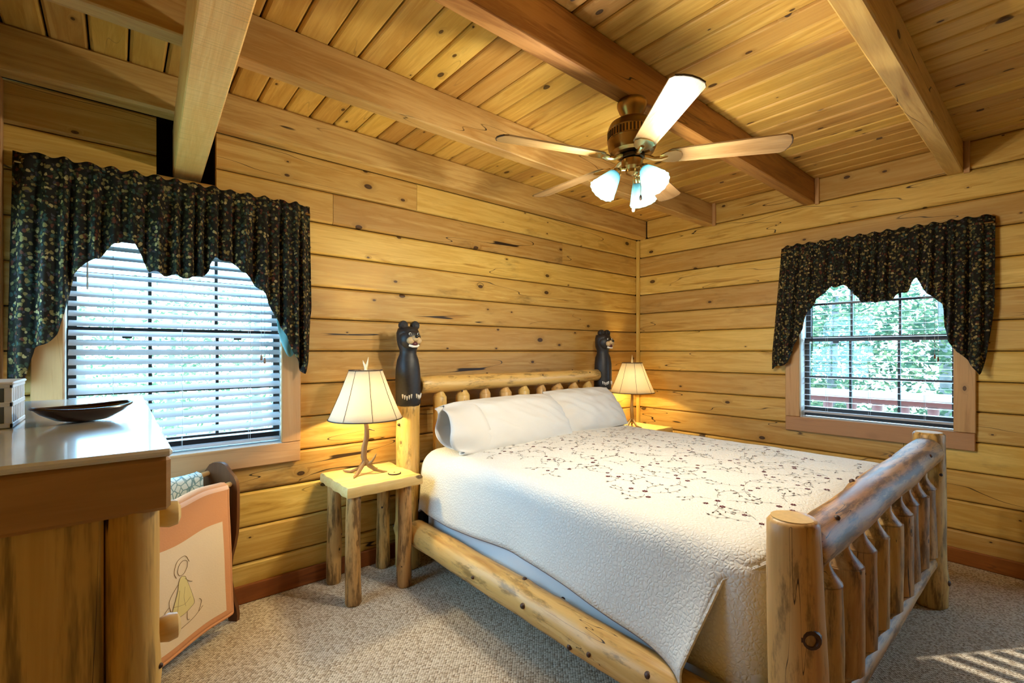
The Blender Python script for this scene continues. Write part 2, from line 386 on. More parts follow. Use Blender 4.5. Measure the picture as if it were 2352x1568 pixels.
def world_m(o):
    m = Matrix.LocRotScale(o.location, o.rotation_euler, o.scale)
    return world_m(o.parent) @ o.matrix_parent_inverse @ m if o.parent else m
def attach(o, parent):
    if parent is not None:
        o.parent = parent; o.matrix_parent_inverse = world_m(parent).inverted()
def ob(name, mb, mat, parent=None, smooth=True, mtx=None, ang=40, solid=0, sub=0):
    me = mb if isinstance(mb, bpy.types.Mesh) else mb.mesh(name, mat, smooth, ang)
    if not isinstance(mb, bpy.types.Mesh) :
        import bmesh
        bm = bmesh.new(); bm.from_mesh(me); bmesh.ops.recalc_face_normals(bm, faces=bm.faces); bm.to_mesh(me); bm.free()
    o = bpy.data.objects.new(name, me); C.objects.link(o)
    if mtx is not None:
        o.location, q, _ = mtx.decompose(); o.rotation_euler = q.to_euler()
    attach(o, parent)
    if solid:
        md = o.modifiers.new('thickness', 'SOLIDIFY'); md.thickness = solid; md.offset = 0
    if sub:
        md = o.modifiers.new('smooth', 'SUBSURF'); md.levels = sub; md.render_levels = sub
    return o
def tag(o, label, cat, group=None, kind=None):
    o['label'] = label; o['category'] = cat
    if group: o['group'] = group
    if kind: o['kind'] = kind
    return o
def thing(name, label, cat, loc=(0, 0, 0), rz=0, group=None):
    o = bpy.data.objects.new(name, None); C.objects.link(o); o.location = loc; o.rotation_euler = (0, 0, rz); o.empty_display_size = .1
    return tag(o, label, cat, group)
def struct(o, label=None):
    o['kind'] = 'structure'
    if label: o['label'] = label
    return o
def copy_thing(root, loc, label, rz=None):
    n = root.copy(); C.objects.link(n); n.location = loc; n['label'] = label
    if rz is not None: n.rotation_euler = (0, 0, rz)
    for ch in [x for x in bpy.data.objects if x.parent == root]:
        c = ch.copy(); C.objects.link(c); c.parent = n
        for g in [x for x in bpy.data.objects if x.parent == ch]:
            d = g.copy(); C.objects.link(d); d.parent = c
    return n
def light(name, loc, watts, col, rad, parent=None):
    l = bpy.data.lights.new(name, 'POINT'); l.energy = watts; l.color = col; l.shadow_soft_size = rad
    o = bpy.data.objects.new(name, l); C.objects.link(o); o.location = loc; attach(o, parent); return o

def log_mb(p0, p1, r0, r1, seed=0, n=18, seg=22, rough=.05, bumps=(), round_end=.012):
    """An irregular peeled log from p0 to p1; bumps = (t, angle, height, width)."""
    p0, p1 = V(p0), V(p1); L = (p1 - p0).length
    ts = [0, round_end / L] + [round_end / L + (1 - 2 * round_end / L) * i / seg for i in range(1, seg)] + [1 - round_end / L, 1]
    t = (p1 - p0).normalized(); up = V((0, 0, 1)) if abs(t.z) < .9 else V((1, 0, 0))
    a = t.cross(up).normalized(); b = t.cross(a); mb = MB(); vs = []
    for i, q in enumerate(ts):
        e = .86 if i in (0, len(ts) - 1) else 1
        base = r0 + (r1 - r0) * q
        off = V((mnoise.noise((q * L * 1.4, seed, 0)), mnoise.noise((q * L * 1.4, seed, 9)), 0)) * base * rough * 2.2
        for k in range(n):
            th = 2 * math.pi * k / n
            r = base * (1 + rough * mnoise.noise((q * L * 5, math.cos(th) * 1.3 + seed * 3.1, math.sin(th) * 1.3)))
            for (bt, ba, bh, bw) in bumps:
                da = (th - ba + math.pi) % (2 * math.pi) - math.pi
                r += bh * math.exp(-(((q - bt) * L / bw) ** 2 + (da * base / bw) ** 2))
            vs.append(p0 + (p1 - p0) * q + a * (math.cos(th) * r * e + off.x) + b * (math.sin(th) * r * e + off.y))
    m = len(ts)
    fs = [(i * n + k, i * n + (k + 1) % n, (i + 1) * n + (k + 1) % n, (i + 1) * n + k) for i in range(m - 1) for k in range(n)]
    fs += [tuple(range(n - 1, -1, -1)), tuple((m - 1) * n + k for k in range(n))]
    mb.add(vs, fs); mb.frame = (p0, p1, a, b); return mb
def log(name, p0, p1, r0, r1, mat, parent, seed=0, knots=0, **k):
    rr = random.Random(seed * 17 + 3)
    bumps = [(rr.uniform(.06, .94), rr.uniform(0, 6.28), rr.uniform(.10, .22) * r0, r0 * rr.uniform(.3, .5)) for _ in range(knots)]
    mb = log_mb(p0, p1, r0, r1, seed, bumps=bumps, **k); p0, p1, a, b = mb.frame
    o = ob(name, mb, mat, parent, ang=55)
    for (bt, ba, bh, bw) in bumps:
        d = a * math.cos(ba) + b * math.sin(ba); r = (r0 + (r1 - r0) * bt) + bh
        c = p0 + (p1 - p0) * bt + d * (r - .004)
        kb = MB().lathe([(.0001, .0065), (bw * .16, .006), (bw * .30, .003), (bw * .38, -.004)], c, 10, d)
        ob('knot', kb, 'knot', o)
    return o

# ================================================================== room
XL, YF = -4.83, -4.75           # left wall, wall behind the camera
ZC = 2.87                       # underside of the ceiling boards
CH = .2045
levels = [0.0] + [1.45 + CH * k for k in range(-6, 7)]      # log course joints
levels[1] = 1.45 + CH * -6
PT = .045
def plank_mesh(L, H, ch=.011, th=PT):
    sec = [(0, th), (0, ch), (ch * .45, ch * .3), (ch, 0), (H - ch, 0), (H - ch * .45, ch * .3), (H, ch), (H, th)]
    n = len(sec)
    vs = [(x, y, z) for x in (0, L) for z, y in sec]
    fs = [(i, (i + 1) % n, (i + 1) % n + n, i + n) for i in range(n)] + [tuple(range(n - 1, -1, -1)), tuple(range(n, 2 * n))]
    return MB().add(vs, fs)
def cut(rects, hole):
    out = []; hx0, hx1, hz0, hz1 = hole
    for (x0, x1, z0, z1) in rects:
        if hx1 <= x0 or hx0 >= x1 or hz1 <= z0 or hz0 >= z1: out.append((x0, x1, z0, z1)); continue
        if x0 < hx0: out.append((x0, hx0, z0, z1))
        if hx1 < x1: out.append((hx1, x1, z0, z1))
        a, b = max(x0, hx0), min(x1, hx1)
        if z0 < hz0: out.append((a, b, z0, hz0))
        if hz1 < z1: out.append((a, b, hz1, z1))
    return out
def boards(parent, rects, mat, base, name='plank', ch=.013, jit=.0016, th=PT, g=.0026):
    for (x0, x1, z0, z1) in rects:
        if x1 - x0 < .004 or z1 - z0 < .004: continue
        me = plank_mesh(x1 - x0 - 2 * .0012, z1 - z0 - 2 * g, min(ch, (z1 - z0) * .3), th)
        ob(name, me, mat, parent, smooth=False, mtx=base @ Matrix.Translation((x0 + .0012, random.uniform(-jit, jit), z0 + g)))
def courses(x0, x1, joints, zs=levels):
    out = []
    for i in range(len(zs) - 1):
        xs = [x0] + sorted(j for (k, j) in joints if k == i and x0 < j < x1) + [x1]
        out += [(xs[q], xs[q + 1], zs[i], zs[i + 1]) for q in range(len(xs) - 1)]
    return out
WIN = (-4.615, -3.610, .875, 2.105)     # rough opening in the back wall (x0,x1,z0,z1)
RW = (1.597, 2.598, .875, 2.105)        # rough opening in the right wall, measured along -y
# back wall
BB = Matrix.Identity(4)
holes = [WIN, (-4.245, -3.98, 2.378, 2.70)]
bk = [(XL - .1, .16, 0, 2.87)]
for h in holes: bk = cut(bk, h)
mb = MB()
for (a, b, c, d) in bk: mb.box(a, b, PT, .16, c, d)
wall_back = struct(ob('wall_back', mb, 'dark', smooth=False))
import bisect
r_ = courses(XL, -.03, [(11, -3.335), (12, -2.73), (11, -1.2), (4, -1.9), (2, -2.2)])
for h in holes: r_ = cut(r_, h)
boards(wall_back, r_, 'wall', BB)
# pocket for the girder
pk = MB().box(-4.25, -3.975, .15, .16, 2.37, 2.70)
ob('girder_pocket', pk, 'dark', wall_back, smooth=False)
# right wall: local x runs along -y
BR = Matrix(((0, 1, 0, 0), (-1, 0, 0, 0), (0, 0, 1, 0), (0, 0, 0, 1)))
D2 = (3.52, 4.45, .06, 2.05)
bk = [(-.1, -YF, 0, 2.87)]
for h in (RW, D2): bk = cut(bk, h)
mb = MB()
for (a, b, c, d) in bk: mb.box(PT, .16, -b, -a, c, d)
wall_right = struct(ob('wall_right', mb, 'dark', smooth=False))
r_ = courses(.03, -YF, [(3, 2.29), (8, 3.0), (12, 3.2), (6, 2.95)])
for h in (RW, D2): r_ = cut(r_, h)
boards(wall_right, r_, 'wall', BR)
boards(wall_right, [(.12, .77, levels[-1], ZC), (.86, 1.635, levels[-1], ZC), (1.73, 2.52, levels[-1], ZC), (2.61, 3.4, levels[-1], ZC), (3.5, 4.7, levels[-1], ZC)], 'wall', BR)
# left wall (behind the dresser, opening for the added window)
BL = Matrix(((0, -1, 0, XL), (1, 0, 0, 0), (0, 0, 1, 0), (0, 0, 0, 1)))
LW = (-1.063, -.057, .875, 2.105)
bk = cut([(YF, .0, 0, 2.87)], LW); mb = MB()
for (a, b, c, d) in bk: mb.box(XL - .16, XL - PT, a, b, c, d)
wall_left = struct(ob('wall_left', mb, 'dark', smooth=False))
boards(wall_left, cut(courses(YF, -.0, [], levels + [ZC]), LW), 'wall', BL)
BF = Matrix(((-1, 0, 0, 0), (0, -1, 0, YF), (0, 0, 1, 0), (0, 0, 0, 1)))
wall_front = struct(ob('wall_front', MB().box(XL - .16, .16, YF - .16, YF - PT, 0, 2.87), 'dark', smooth=False))
boards(wall_front, courses(0, -XL, [], levels + [ZC]), 'wall', BF)
# floor
floor = struct(ob('floor', MB().grid(lambda u, v: (XL - .16 + u * (-XL + .32), YF - .16 + v * (-YF + .32), 0), 4, 4), 'carpet', smooth=False))
ob('subfloor', MB().box(XL - .16, .16, YF - .16, .16, -.12, -.004), 'dark', floor, smooth=False)
# ceiling boards run away from the camera (along y), beams run along x
ceiling = struct(ob('ceiling', MB().box(XL - .16, .16, YF - .16, .16, ZC + .03, ZC + .12), 'dark', smooth=False))
BC = Matrix(((0, 0, 1, 0), (1, 0, 0, 0), (0, 1, 0, ZC), (0, 0, 0, 1)))
x = XL - .1; i = 0
while x < .05:
    j = random.choice([None, -.86 - .875 * random.randint(0, 2) + .04, None, None])
    rr = [(YF, .1, x, x + .1425)] if j is None else [(YF, j, x, x + .1425), (j, .1, x, x + .1425)]
    boards(ceiling, rr, 'deck', BC, 'ceiling_board', ch=.011, th=.03, g=.0036); x += .1425; i += 1
for n_, (yc, mt, zb) in enumerate(((-.812, 'beam', 2.668), (-1.68, 'beam_dark', 2.668), (-2.565, 'beam', 2.668), (-3.45, 'beam_dark', 2.668))):
    o = ob('beam', MB().box(-2.45, 2.45, -.0435, .0435, -.1, .1 + .002, .006), mt, ceiling, mtx=Matrix.Translation((-2.39, yc, zb + .1)))
    # filler strip beside the beam end on the right wall
    ob('beam_end_strip', MB().box(-.022, 0, yc - .075, yc - .045, 2.655, 2.87, .002), 'trim_v', ceiling)
ob('top_plate_log', MB().box(-2.42, 2.42, -.055, .055, -.1, .1, .012), 'beam', ceiling, mtx=Matrix.Translation((-2.40, -.048, 2.771)))
g0, g1 = V((-4.105, .12, 2.4)), V((-4.30, -4.75, 2.4))
ang = math.atan2(g1.x - g0.x, -(g1.y - g0.y))
gm = Matrix.Translation((g0 + g1) / 2) @ Matrix.Rotation(-(math.pi / 2 - ang), 4, 'Z')
gl = (g1 - g0).length / 2
ob('girder', MB().box(-gl, gl, -.064, .064, 0, .27, .005), 'girder', ceiling, mtx=gm)
# trims
struct(ob('trim_1', MB().box(-.034, .0, -.034, .0, 0, 2.66, .004), 'upright'))
struct(ob('trim_2', MB().box(XL, XL + .04, -.035, 0, 0, 2.66, .004), 'trim_v'))
struct(ob('baseboard_back', MB().box(-2.4, 2.4, -.022, 0, 0, .105, .006), 'base', mtx=Matrix.Translation((-2.42, 0, 0))))
struct(ob('baseboard_right', MB().box(-1.6, 1.6, -.022, 0, 0, .105, .006), 'base', mtx=Matrix.Translation((0, -1.65, 0)) @ Matrix.Rotation(-math.pi / 2, 4, 'Z')))

# ------------------------------------------------------------------ windows (built for the back wall: x along the wall, -y into the room)
def window(name, base):
    W0, W1, Z0, Z1 = -.478, .478, .90, 2.08
    w = MB()
    w.box(W0 - .02, W0, -.005, .17, Z0 - .02, Z1 + .02); w.box(W1, W1 + .02, -.005, .17, Z0 - .02, Z1 + .02)
    w.box(W0, W1, -.005, .17, Z1, Z1 + .02); w.box(W0, W1, -.02, .17, Z0 - .02, Z0)
    root = struct(ob(name, w, 'jamb', smooth=False, mtx=base))
    def part(n, mb, mat, par=None, off=(0, 0, 0)): return ob(n, mb, mat, par or root, mtx=base @ Matrix.Translation(off))
    part('casing', MB().box(-.055, .055, -.03, 0, Z0 - .0, 2.20, .004), 'trim_v', off=(W0 - .058, 0, 0))
    part('casing', MB().box(-.055, .055, -.03, 0, Z0 - .0, 2.20, .004), 'trim_v', off=(W1 + .04, 0, 0))
    part('casing', MB().box(-.59, .57, -.03, 0, Z0 - .12, Z0 - .002, .004), 'trim')
    part('casing', MB().box(-.535, .515, -.03, 0, Z1 + .01, 2.20, .004), 'trim')
    zm = 1.55
    for (za, zb, y0) in ((Z0 + .005, zm + .012, .085), (zm - .012, Z1, .120)):
        s = MB(); y1 = y0 + .03
        lo = .075 if za < 1.2 else .035
        s.box(W0, W0 + .035, y0, y1, za, zb); s.box(W1 - .035, W1, y0, y1, za, zb)
        s.box(W0 + .035, W1 - .035, y0, y1, za, za + lo); s.box(W0 + .035, W1 - .035, y0, y1, zb - .032, zb)
        so = part('sash', s, 'sash')
        xa, xb = W0 + .035, W1 - .035; zl, zh = za + lo, zb - .032
        zmid = 1.235 if za < 1.2 else 1.842
        xs = [xa, -.155, .150, xb]; zs = [zl, zmid, zh]
        for xm in xs[1:3]: part('muntin', MB().box(xm - .008, xm + .008, y0 + .004, y1 - .004, zl, zh), 'sash', so)
        part('muntin', MB().box(xa, xb, y0 + .005, y1 - .005, zmid - .008, zmid + .008), 'sash', so)
        for a in range(3):
            for b in range(2):
                part('pane', MB().box(xs[a] + .001, xs[a + 1] - .001, y0 + .013, y0 + .016, zs[b] + .001, zs[b + 1] - .001), 'pane', so)
    for q in (-.25, .25): part('sash_lock', MB().box(q - .02, q + .02, .07, .09, zm - .035, zm - .015, .003), 'sash')
    return root
BW1 = Matrix.Translation((-4.113, 0, 0))
BW2 = Matrix.Translation((0, -2.097, 0)) @ Matrix.Rotation(-math.pi / 2, 4, 'Z')
window('window_1', BW1)
window('window_2', BW2)
window('added_window_3', Matrix(((0, -1, 0, XL), (1, 0, 0, -.56), (0, 0, 1, 0), (0, 0, 0, 1))))  # unseen window, added to bring daylight onto the bed's left side
def blind(label, base, tilt, zbot, slatw=.05):
    loc = base.to_translation(); rz = base.to_euler().z
    root = thing('window_blind', label, 'blind', loc, rz)
    def part(n, mb, mat, par=None, off=None): return ob(n, mb, mat, par or root, mtx=base @ (off or Matrix.Identity(4)), ang=30)
    Wh = .470
    part('head_rail', MB().box(-Wh, Wh, .018, .066, 2.03, 2.078, .004), 'blind')
    part('bottom_rail', MB().box(-Wh, Wh, .022, .062, zbot, zbot + .018, .004), 'blind')
    def sl(u, v): 
        a = (v - .5) * slatw; return ((u - .5) * 2 * Wh, a, .0022 - .0022 * (2 * v - 1) ** 2 * 2)
    smb = MB(); prof = [(-.5, -.0016), (-.25, .0006), (0, .0014), (.25, .0006), (.5, -.0016), (.25, -.0020), (0, -.0012), (-.25, -.0020)]
    n = len(prof); smb.add([(x, a * slatw, z) for x in (-Wh, Wh) for a, z in prof], [(i, (i + 1) % n, (i + 1) % n + n, i + n) for i in range(n)] + [tuple(range(n)), tuple(range(2 * n - 1, n - 1, -1))])
    sm = smb.mesh('slat', 'blind')
    z = zbot + .055; k = 0
    while z < 2.02:
        tl = tilt if (k > 0 or abs(tilt) < .1) else .03
        ob('slat', sm, None, root, mtx=base @ Matrix.Translation((0, .042, z)) @ Matrix.Rotation(tl + random.uniform(-.02, .02), 4, 'X')); z += .0475; k += 1
    for cx in (-.305, -.02, .305):
        for yy in (.0155, .0675): part('ladder_cord', MB().tube([(cx, yy, zbot + .01), (cx, yy, 2.05)], .0011, 5), 'cord')
    for cx, zb in ((.362, 1.42), (.380, 1.40)):
        part('lift_cord', MB().tube([(cx, .012, zb), (cx, .012, 2.05)], .0013, 5), 'cord')
        part('tassel', MB().lathe([(.002, .03), (.006, .02), (.007, .0), (.004, -.004)], (cx, .012, zb - .02), 10, cap=True), 'tassel')
    part('tilt_wand', MB().tube([(-.40, .010, 1.45 if abs(tilt) < .1 else 1.75), (-.40, .012, 2.05)], .004, 6), 'sash' if abs(tilt) < .1 else 'cord')
    return root
blind('white wood slat blind half tilted in the left window behind the dresser', BW1, R(36), .915)
blind('white slat blind with level open slats in the right window', BW2, R(1), .935)

def valance(label, base, prof, tx0, tx1, seed, lining=None):
    loc = base.to_translation(); rz = base.to_euler().z
    root = thing('window_valance', label, 'valance', loc, rz)
    rng = random.Random(seed); ph = [rng.uniform(0, 6.28) for _ in range(6)]
    def zb(x):
        for (a, za), (b, zb_) in zip(prof, prof[1:]):
            if a <= x <= b:
                f = (x - a) / (b - a + 1e-9); return za + (zb_ - za) * f
        return prof[0][1] if x < prof[0][0] else prof[-1][1]
    NU, NV = 260, 26; ZT = 2.335
    def fn(u, v):
        bx = prof[0][0] + u * (prof[-1][0] - prof[0][0]); xt = tx0 + u * (tx1 - tx0)
        zbo = zb(bx); z = ZT + .008 * math.sin(u * 95 + ph[0]) + (zbo - ZT) * v
        f = min(1, max(0, (ZT - z) / 1.0)); x = xt + (bx - xt) * min(1, f * 1.1)
        amp = .010 + .012 * min(1, v * 2) if v > .09 else .008
        pl = math.sin(u * 118 + 2.2 * math.sin(u * 17 + ph[1]) + ph[2]) + .5 * math.sin(u * 63 + ph[3] + v * 1.2) + .35 * math.sin(u * 231 + ph[4])
        rod = -.012 * math.exp(-((z - 2.285) / .018) ** 2)
        y = -.085 + rod + amp * pl * .8 - .018 * v
        e = min(u, 1 - u)
        if e < .045: y += (.045 - e) / .045 * .055
        return (x, min(y, -.036), z)
    ob('drape', MB().grid(fn, NU, NV), 'floral', root, mtx=base, solid=.003, ang=80)
    ob('curtain_rod', MB().tube([(tx0, -.004, 2.285), (tx0 + .01, -.075, 2.285), (tx1 - .01, -.075, 2.285), (tx1, -.004, 2.285)], .006, 8), 'brass', root, mtx=base)
    if lining:
        lx0, lx1 = lining
        def fl(u, v):
            x = lx0 + u * (lx1 - lx0); zt = zb(x) + .06; return (x - .012 * v, -.060 + .008 * math.sin(u * 9), zt - v * .085 * (1 - abs(2 * u - 1) ** 2) - .03 * v)
        ob('lining', MB().grid(fl, 8, 4), 'lining', root, mtx=base, solid=.002)
    return root
LP = [(-.66, 1.30), (-.60, 1.33), (-.57, 1.46), (-.50, 1.52), (-.48, 1.60), (-.448, 1.815), (-.36, 1.90), (-.30, 1.965), (-.272, 1.995), (-.235, 1.985), (-.20, 1.93), (-.17, 1.845), (0.0, 1.832), (.05, 1.845), (.085, 1.88), (.088, 1.91), (.118, 1.958), (.16, 1.945), (.215, 1.92), (.29, 1.85), (.345, 1.79), (.44, 1.60), (.50, 1.47), (.555, 1.33), (.575, 1.32), (.60, 1.38), (.63, 1.70)]
valance('dark floral gathered valance over the left window', BW1, LP, -.645, .622, 3, lining=(.44, .53))
RP = [(-.690, 1.30), (-.62, 1.325), (-.545, 1.345), (-.53, 1.42), (-.45, 1.63), (-.42, 1.78), (-.386, 1.825), (-.30, 1.93), (-.264, 1.955), (-.16, 1.955), (-.13, 1.92), (-.105, 1.875), (-.04, 1.818), (.095, 1.818), (.18, 1.86), (.225, 1.885), (.245, 1.945), (.27, 1.96), (.30, 1.90), (.336, 1.835), (.40, 1.79), (.415, 1.765), (.42, 1.62), (.447, 1.51), (.52, 1.41), (.58, 1.33), (.60, 1.29), (.625, 1.40), (.66, 1.75)]
valance('dark floral gathered valance over the right window', BW2, RP, -.615, .665, 5)

# ------------------------------------------------------------------ unseen louvered door, added to throw sun stripes on the carpet
def added_glass_door(name, base, W, Z1, louvers):
    f = MB(); h = W / 2
    f.box(-h, -h + .07, .03, .08, .06, Z1); f.box(h - .07, h, .03, .08, .06, Z1); f.box(-h + .07, h - .07, .03, .08, .06, .20); f.box(-h + .07, h - .07, .03, .08, Z1 - .09, Z1)
    r = struct(ob(name, f, 'jamb', smooth=False, mtx=base))
    ob('pane', MB().box(-h + .07, h - .07, .052, .057, .20, Z1 - .09), 'pane', r, smooth=False, mtx=base)
    if louvers:
        z = .24
        while z < Z1 - .1:
            ob('louver', MB().box(-h + .07, h - .07, .01, .02, z, z + .066, .002), 'blind', r, smooth=False, mtx=base); z += .13
    return r
added_glass_door('added_door_1', Matrix.Translation((0, -3.985, 0)) @ Matrix.Rotation(-math.pi / 2, 4, 'Z'), .93, 2.05, True)

# ================================================================== outdoors
GZ = -2.2
struct(ob('ground', MB().grid(lambda u, v: (-40 + 80 * u, -40 + 80 * v, GZ + (-.5 + .6 * mnoise.noise((u * 9, v * 9, 1))) * (1 if abs(u - .47) > .1 or abs(v - .47) > .1 else 0)), 40, 40), 'ground'))
dk = thing('porch_deck', 'wooden porch outside the right window', 'deck', (1.2, -2, -.1))
y = -7.0
for i in range(16):
    xx = .25 + i * .145
    if xx > 2.25: break
    ob('deck_board', MB().box(xx, xx + .138, -7, 3, -.13, -.10, .004), 'rail_red', dk, smooth=False)
ob('joist', MB().box(.3, 2.2, -7, 3, -.32, -.14), 'dark', dk, smooth=False)
rl = thing('porch_railing', 'red-brown turned porch railing with top rail coloured white for sunlight outside the right window', 'railing', (2.05, -2, -.1))
ob('top_rail', MB().box(1.93, 2.15, -6.5, 3, .935, 1.0, .006), 'white_paint_and_sunlit_rail', rl)  # white colour stands in for sun glare on the rail
ob('sub_rail', MB().box(2.03, 2.09, -6.5, 3, .86, .935, .004), 'rail_red', rl)
ob('bottom_rail', MB().box(2.03, 2.09, -6.5, 3, .02, .10, .004), 'rail_red', rl)
bal = MB().lathe([(.03, .10), (.03, .22), (.018, .25), (.034, .33), (.040, .45), (.028, .62), (.018, .70), (.034, .73), (.034, .75), (.05, .80), (.05, .86)], (0, 0, 0), 10).mesh('baluster', 'rail_red')
for i in range(38): ob('baluster', bal, None, rl, mtx=Matrix.Translation((2.06, -6.4 + i * .235, 0)))
for yy in (-6.5, -3.9, .6, 3): ob('rail_post', MB().box(2.01, 2.11, yy - .05, yy + .05, -.1, .935), 'rail_red', rl, smooth=False)

def tree(x, y, h, rad, n, mat, label, seed, low=.15, lean=0, tr=.16):
    rg = random.Random(seed)
    root = thing('leafy_tree', label, 'tree', (x, y, GZ), 0, 'trees outside the windows')
    pts = [(x + lean * t * h + .08 * math.sin(t * 5 + seed), y + .08 * math.cos(t * 4 + seed), GZ - .6 + (h + .6) * t) for t in [i / 8 for i in range(9)]]
    ob('trunk', MB().tube(pts, [tr * (1 - .7 * i / 8) for i in range(9)], 10), 'trunk', root)
    cl = [(rg.uniform(-1, 1), rg.uniform(-1, 1), rg.uniform(low, 1)) for _ in range(26)]
    vs, fs = [], []
    for _ in range(int(n * 2.2)):
        c = rg.choice(cl); d = V((rg.gauss(0, 1), rg.gauss(0, 1), rg.gauss(0, 1))).normalized() * rg.uniform(.55, 1) * rad * .36
        f = 1 - .45 * abs(c[2] - .5)
        p = V((x + lean * c[2] * h + c[0] * rad * f * .75, y + c[1] * rad * f * .75, GZ + c[2] * h)) + d
        a = V((rg.gauss(0, 1), rg.gauss(0, 1), rg.gauss(0, .6))).normalized(); b = a.orthogonal().normalized(); s = rg.uniform(.03, .065) * (1 + rad * .12)
        k = len(vs); vs += [p - a * s, p + b * s * .5, p + a * s, p - b * s * .5]; fs.append((k, k + 1, k + 2, k + 3))
    o = ob('foliage', MB().add(vs, fs), mat, root, smooth=False); o['kind'] = 'stuff'
TL = 'leafy green tree in the woods outside the right window'
tr_ = [(5.2, -.4, 4.6, 1.9, 2600, 'leaf'), (6.4, 1.6, 5.2, 2.2, 2600, 'leaf2'), (5.6, -3.2, 4.4, 1.8, 2400, 'leaf2'), (8.6, -1.4, 6.2, 2.6, 2600, 'leaf'), (9.0, 3.2, 6.2, 2.8, 2600, 'leaf'), (7.6, -5.5, 5.5, 2.4, 2200, 'leaf'), (10.5, .6, 6.8, 3.0, 2600, 'leaf2'), (4.2, 3.2, 4.2, 1.7, 2000, 'leaf'),
       (-4.9, 9.5, 4.3, 2.0, 900, 'leaf2'), (-1.9, 9.0, 4.6, 2.0, 1000, 'leaf2'), (-3.2, 13, 5.2, 2.6, 1200, 'leaf2')]
for i, a in enumerate(tr_): tree(*a, TL if a[0] > 0 else 'thin pale tree seen through the left window blind', 11 + i)
tree(4.4, -2.15, 6.5, .9, 300, 'leaf', 'grey leaning tree trunk beyond the porch railing', 77, low=.8, lean=-.03, tr=.20)

# ================================================================== bed
BX0, BX1, BYH, BYF = -2.90, -.84, -.19, -2.55
bed = thing('log_bed', 'peeled log king bed with carved black bears on its headboard posts', 'bed', (-1.87, -1.37, 0))
def bear(post, cx, cy):
    b = MB()
    # body, neck and back carved out of the post
    prof = [(.078, 1.085), (.083, 1.10), (.084, 1.16), (.083, 1.25), (.080, 1.33), (.072, 1.39), (.056, 1.43), (.056, 1.455), (.070, 1.49), (.076, 1.53), (.076, 1.57), (.066, 1.602), (.03, 1.615), (.001, 1.618)]
    def wob(q, i): return 1 + .025 * math.sin(q * 5 + i) + (.03 * math.cos(q * 11) if i == 0 else 0)
    b.lathe(prof, (cx, cy, 0), 22, wob=wob, cap=True)
    o = ob('carved_bear', b, 'bear', post, ang=70); o['label'] = 'black carved bear'
    return o
def bear_parts(post, cx, cy):
    bear(post, cx, cy)
    ob('bear_head', MB().ball((cx, cy - .026, 1.530), (.076, .066, .076), 18, 12), 'bear', post)
    for s in (-1, 1):
        ob('ear', MB().lathe([(.001, -.026), (.024, -.022), (.031, -.008), (.031, .012), (.026, .022), (.014, .016), (.001, .012)], (cx + s * .043, cy - .012, 1.622), 14, (0, -1, .15)), 'bear', post)
        ob('eye', MB().lathe([(.0085, -.002), (.0085, .003), (.005, .003), (.0001, .004)], (cx + s * .030, cy - .0855, 1.563), 10, (s * .25, -1, .2)), 'white_paint_and_sunlit_rail', post)
        ob('pupil', MB().ball((cx + s * .030, cy - .0895, 1.5625), .0062, 8, 6), 'black', post)
        ob('cheek', MB().ball((cx + s * .026, cy - .087, 1.520), (.028, .022, .024), 12, 8), 'bear_tan', post)
        for k in range(5):
            a = -math.pi / 2 + s * (.56 + (k - 2) * .17)
            ob('claw', MB().lathe([(.0055, .012), (.0055, .004), (.003, -.012), (.0008, -.018)], (cx + math.cos(a) * .085, cy + math.sin(a) * .085, 1.142 + .006 * abs(k - 2)), 6, cap=True), 'white_paint_and_sunlit_rail', post)
    ob('muzzle', MB().ball((cx, cy - .098, 1.532), (.026, .026, .020), 12, 8), 'bear_tan', post)
    ob('nose', MB().ball((cx, cy - .122, 1.545), (.014, .010, .010), 10, 7), 'black', post)
    ob('mouth', MB().ball((cx, cy - .092, 1.498), (.022, .016, .016), 12, 8), 'bear_mouth', post)
    ob('lower_jaw', MB().tube([(cx - .034, cy - .080, 1.488), (cx - .016, cy - .096, 1.481), (cx + .016, cy - .096, 1.481), (cx + .034, cy - .080, 1.488)], .008, 8), 'white_paint_and_sunlit_rail', post)
for i, px in enumerate((BX0, BX1)):
    p = log('headboard_post', (px, BYH, 0), (px, BYH, 1.11), .084, .077, 'logZ', bed, seed=21 + i, knots=3)
    bear_parts(p, px, BYH)
log('headboard_rail', (-2.815, BYH, 1.214), (-.925, BYH, 1.222), .060, .054, 'logX', bed, seed=31, knots=9, rough=.06)
log('headboard_rail', (-2.83, BYH, .48), (-.91, BYH, .48), .055, .055, 'logX', bed, seed=32, knots=3)
def spindle(x, y, z0, z1, r, seed):
    a = log_mb((x, y, z0), (x, y, z1), r, r * .97, seed, 14, 8, rough=.07, round_end=.006)
    t = MB(); n = 14
    a.add([], []); m = MB(); m.v, m.f = a.v, a.f
    m.lathe([(r * .93, z1 - .002), (r * .55, z1 + .030), (r * .38, z1 + .052), (r * .36, z1 + .10)], (x, y, 0), n)
    m.lathe([(r * .93, z0 + .002), (r * .5, z0 - .03), (r * .38, z0 - .05), (r * .38, z0 - .08)], (x, y, 0), n)
    ob('spindle', m, 'logZ' if y > -1 else 'oldZ', bed, ang=50)
for i, sx in enumerate((-2.652, -2.455, -2.25, -2.053, -1.855, -1.657, -1.458, -1.253, -1.06)):
    spindle(sx, BYH, .60, 1.132, .049 + .005 * math.sin(i * 2.3), 41 + i)
pn = log('footboard_post', (-2.878, BYF - .022, 0), (-2.915, BYF, .972), .088, .067, 'logZ', bed, seed=62, knots=0)
pf = log('footboard_post', (BX1 + .01, BYF, 0), (BX1, BYF, .985), .084, .072, 'oldZ', bed, seed=63, knots=5)
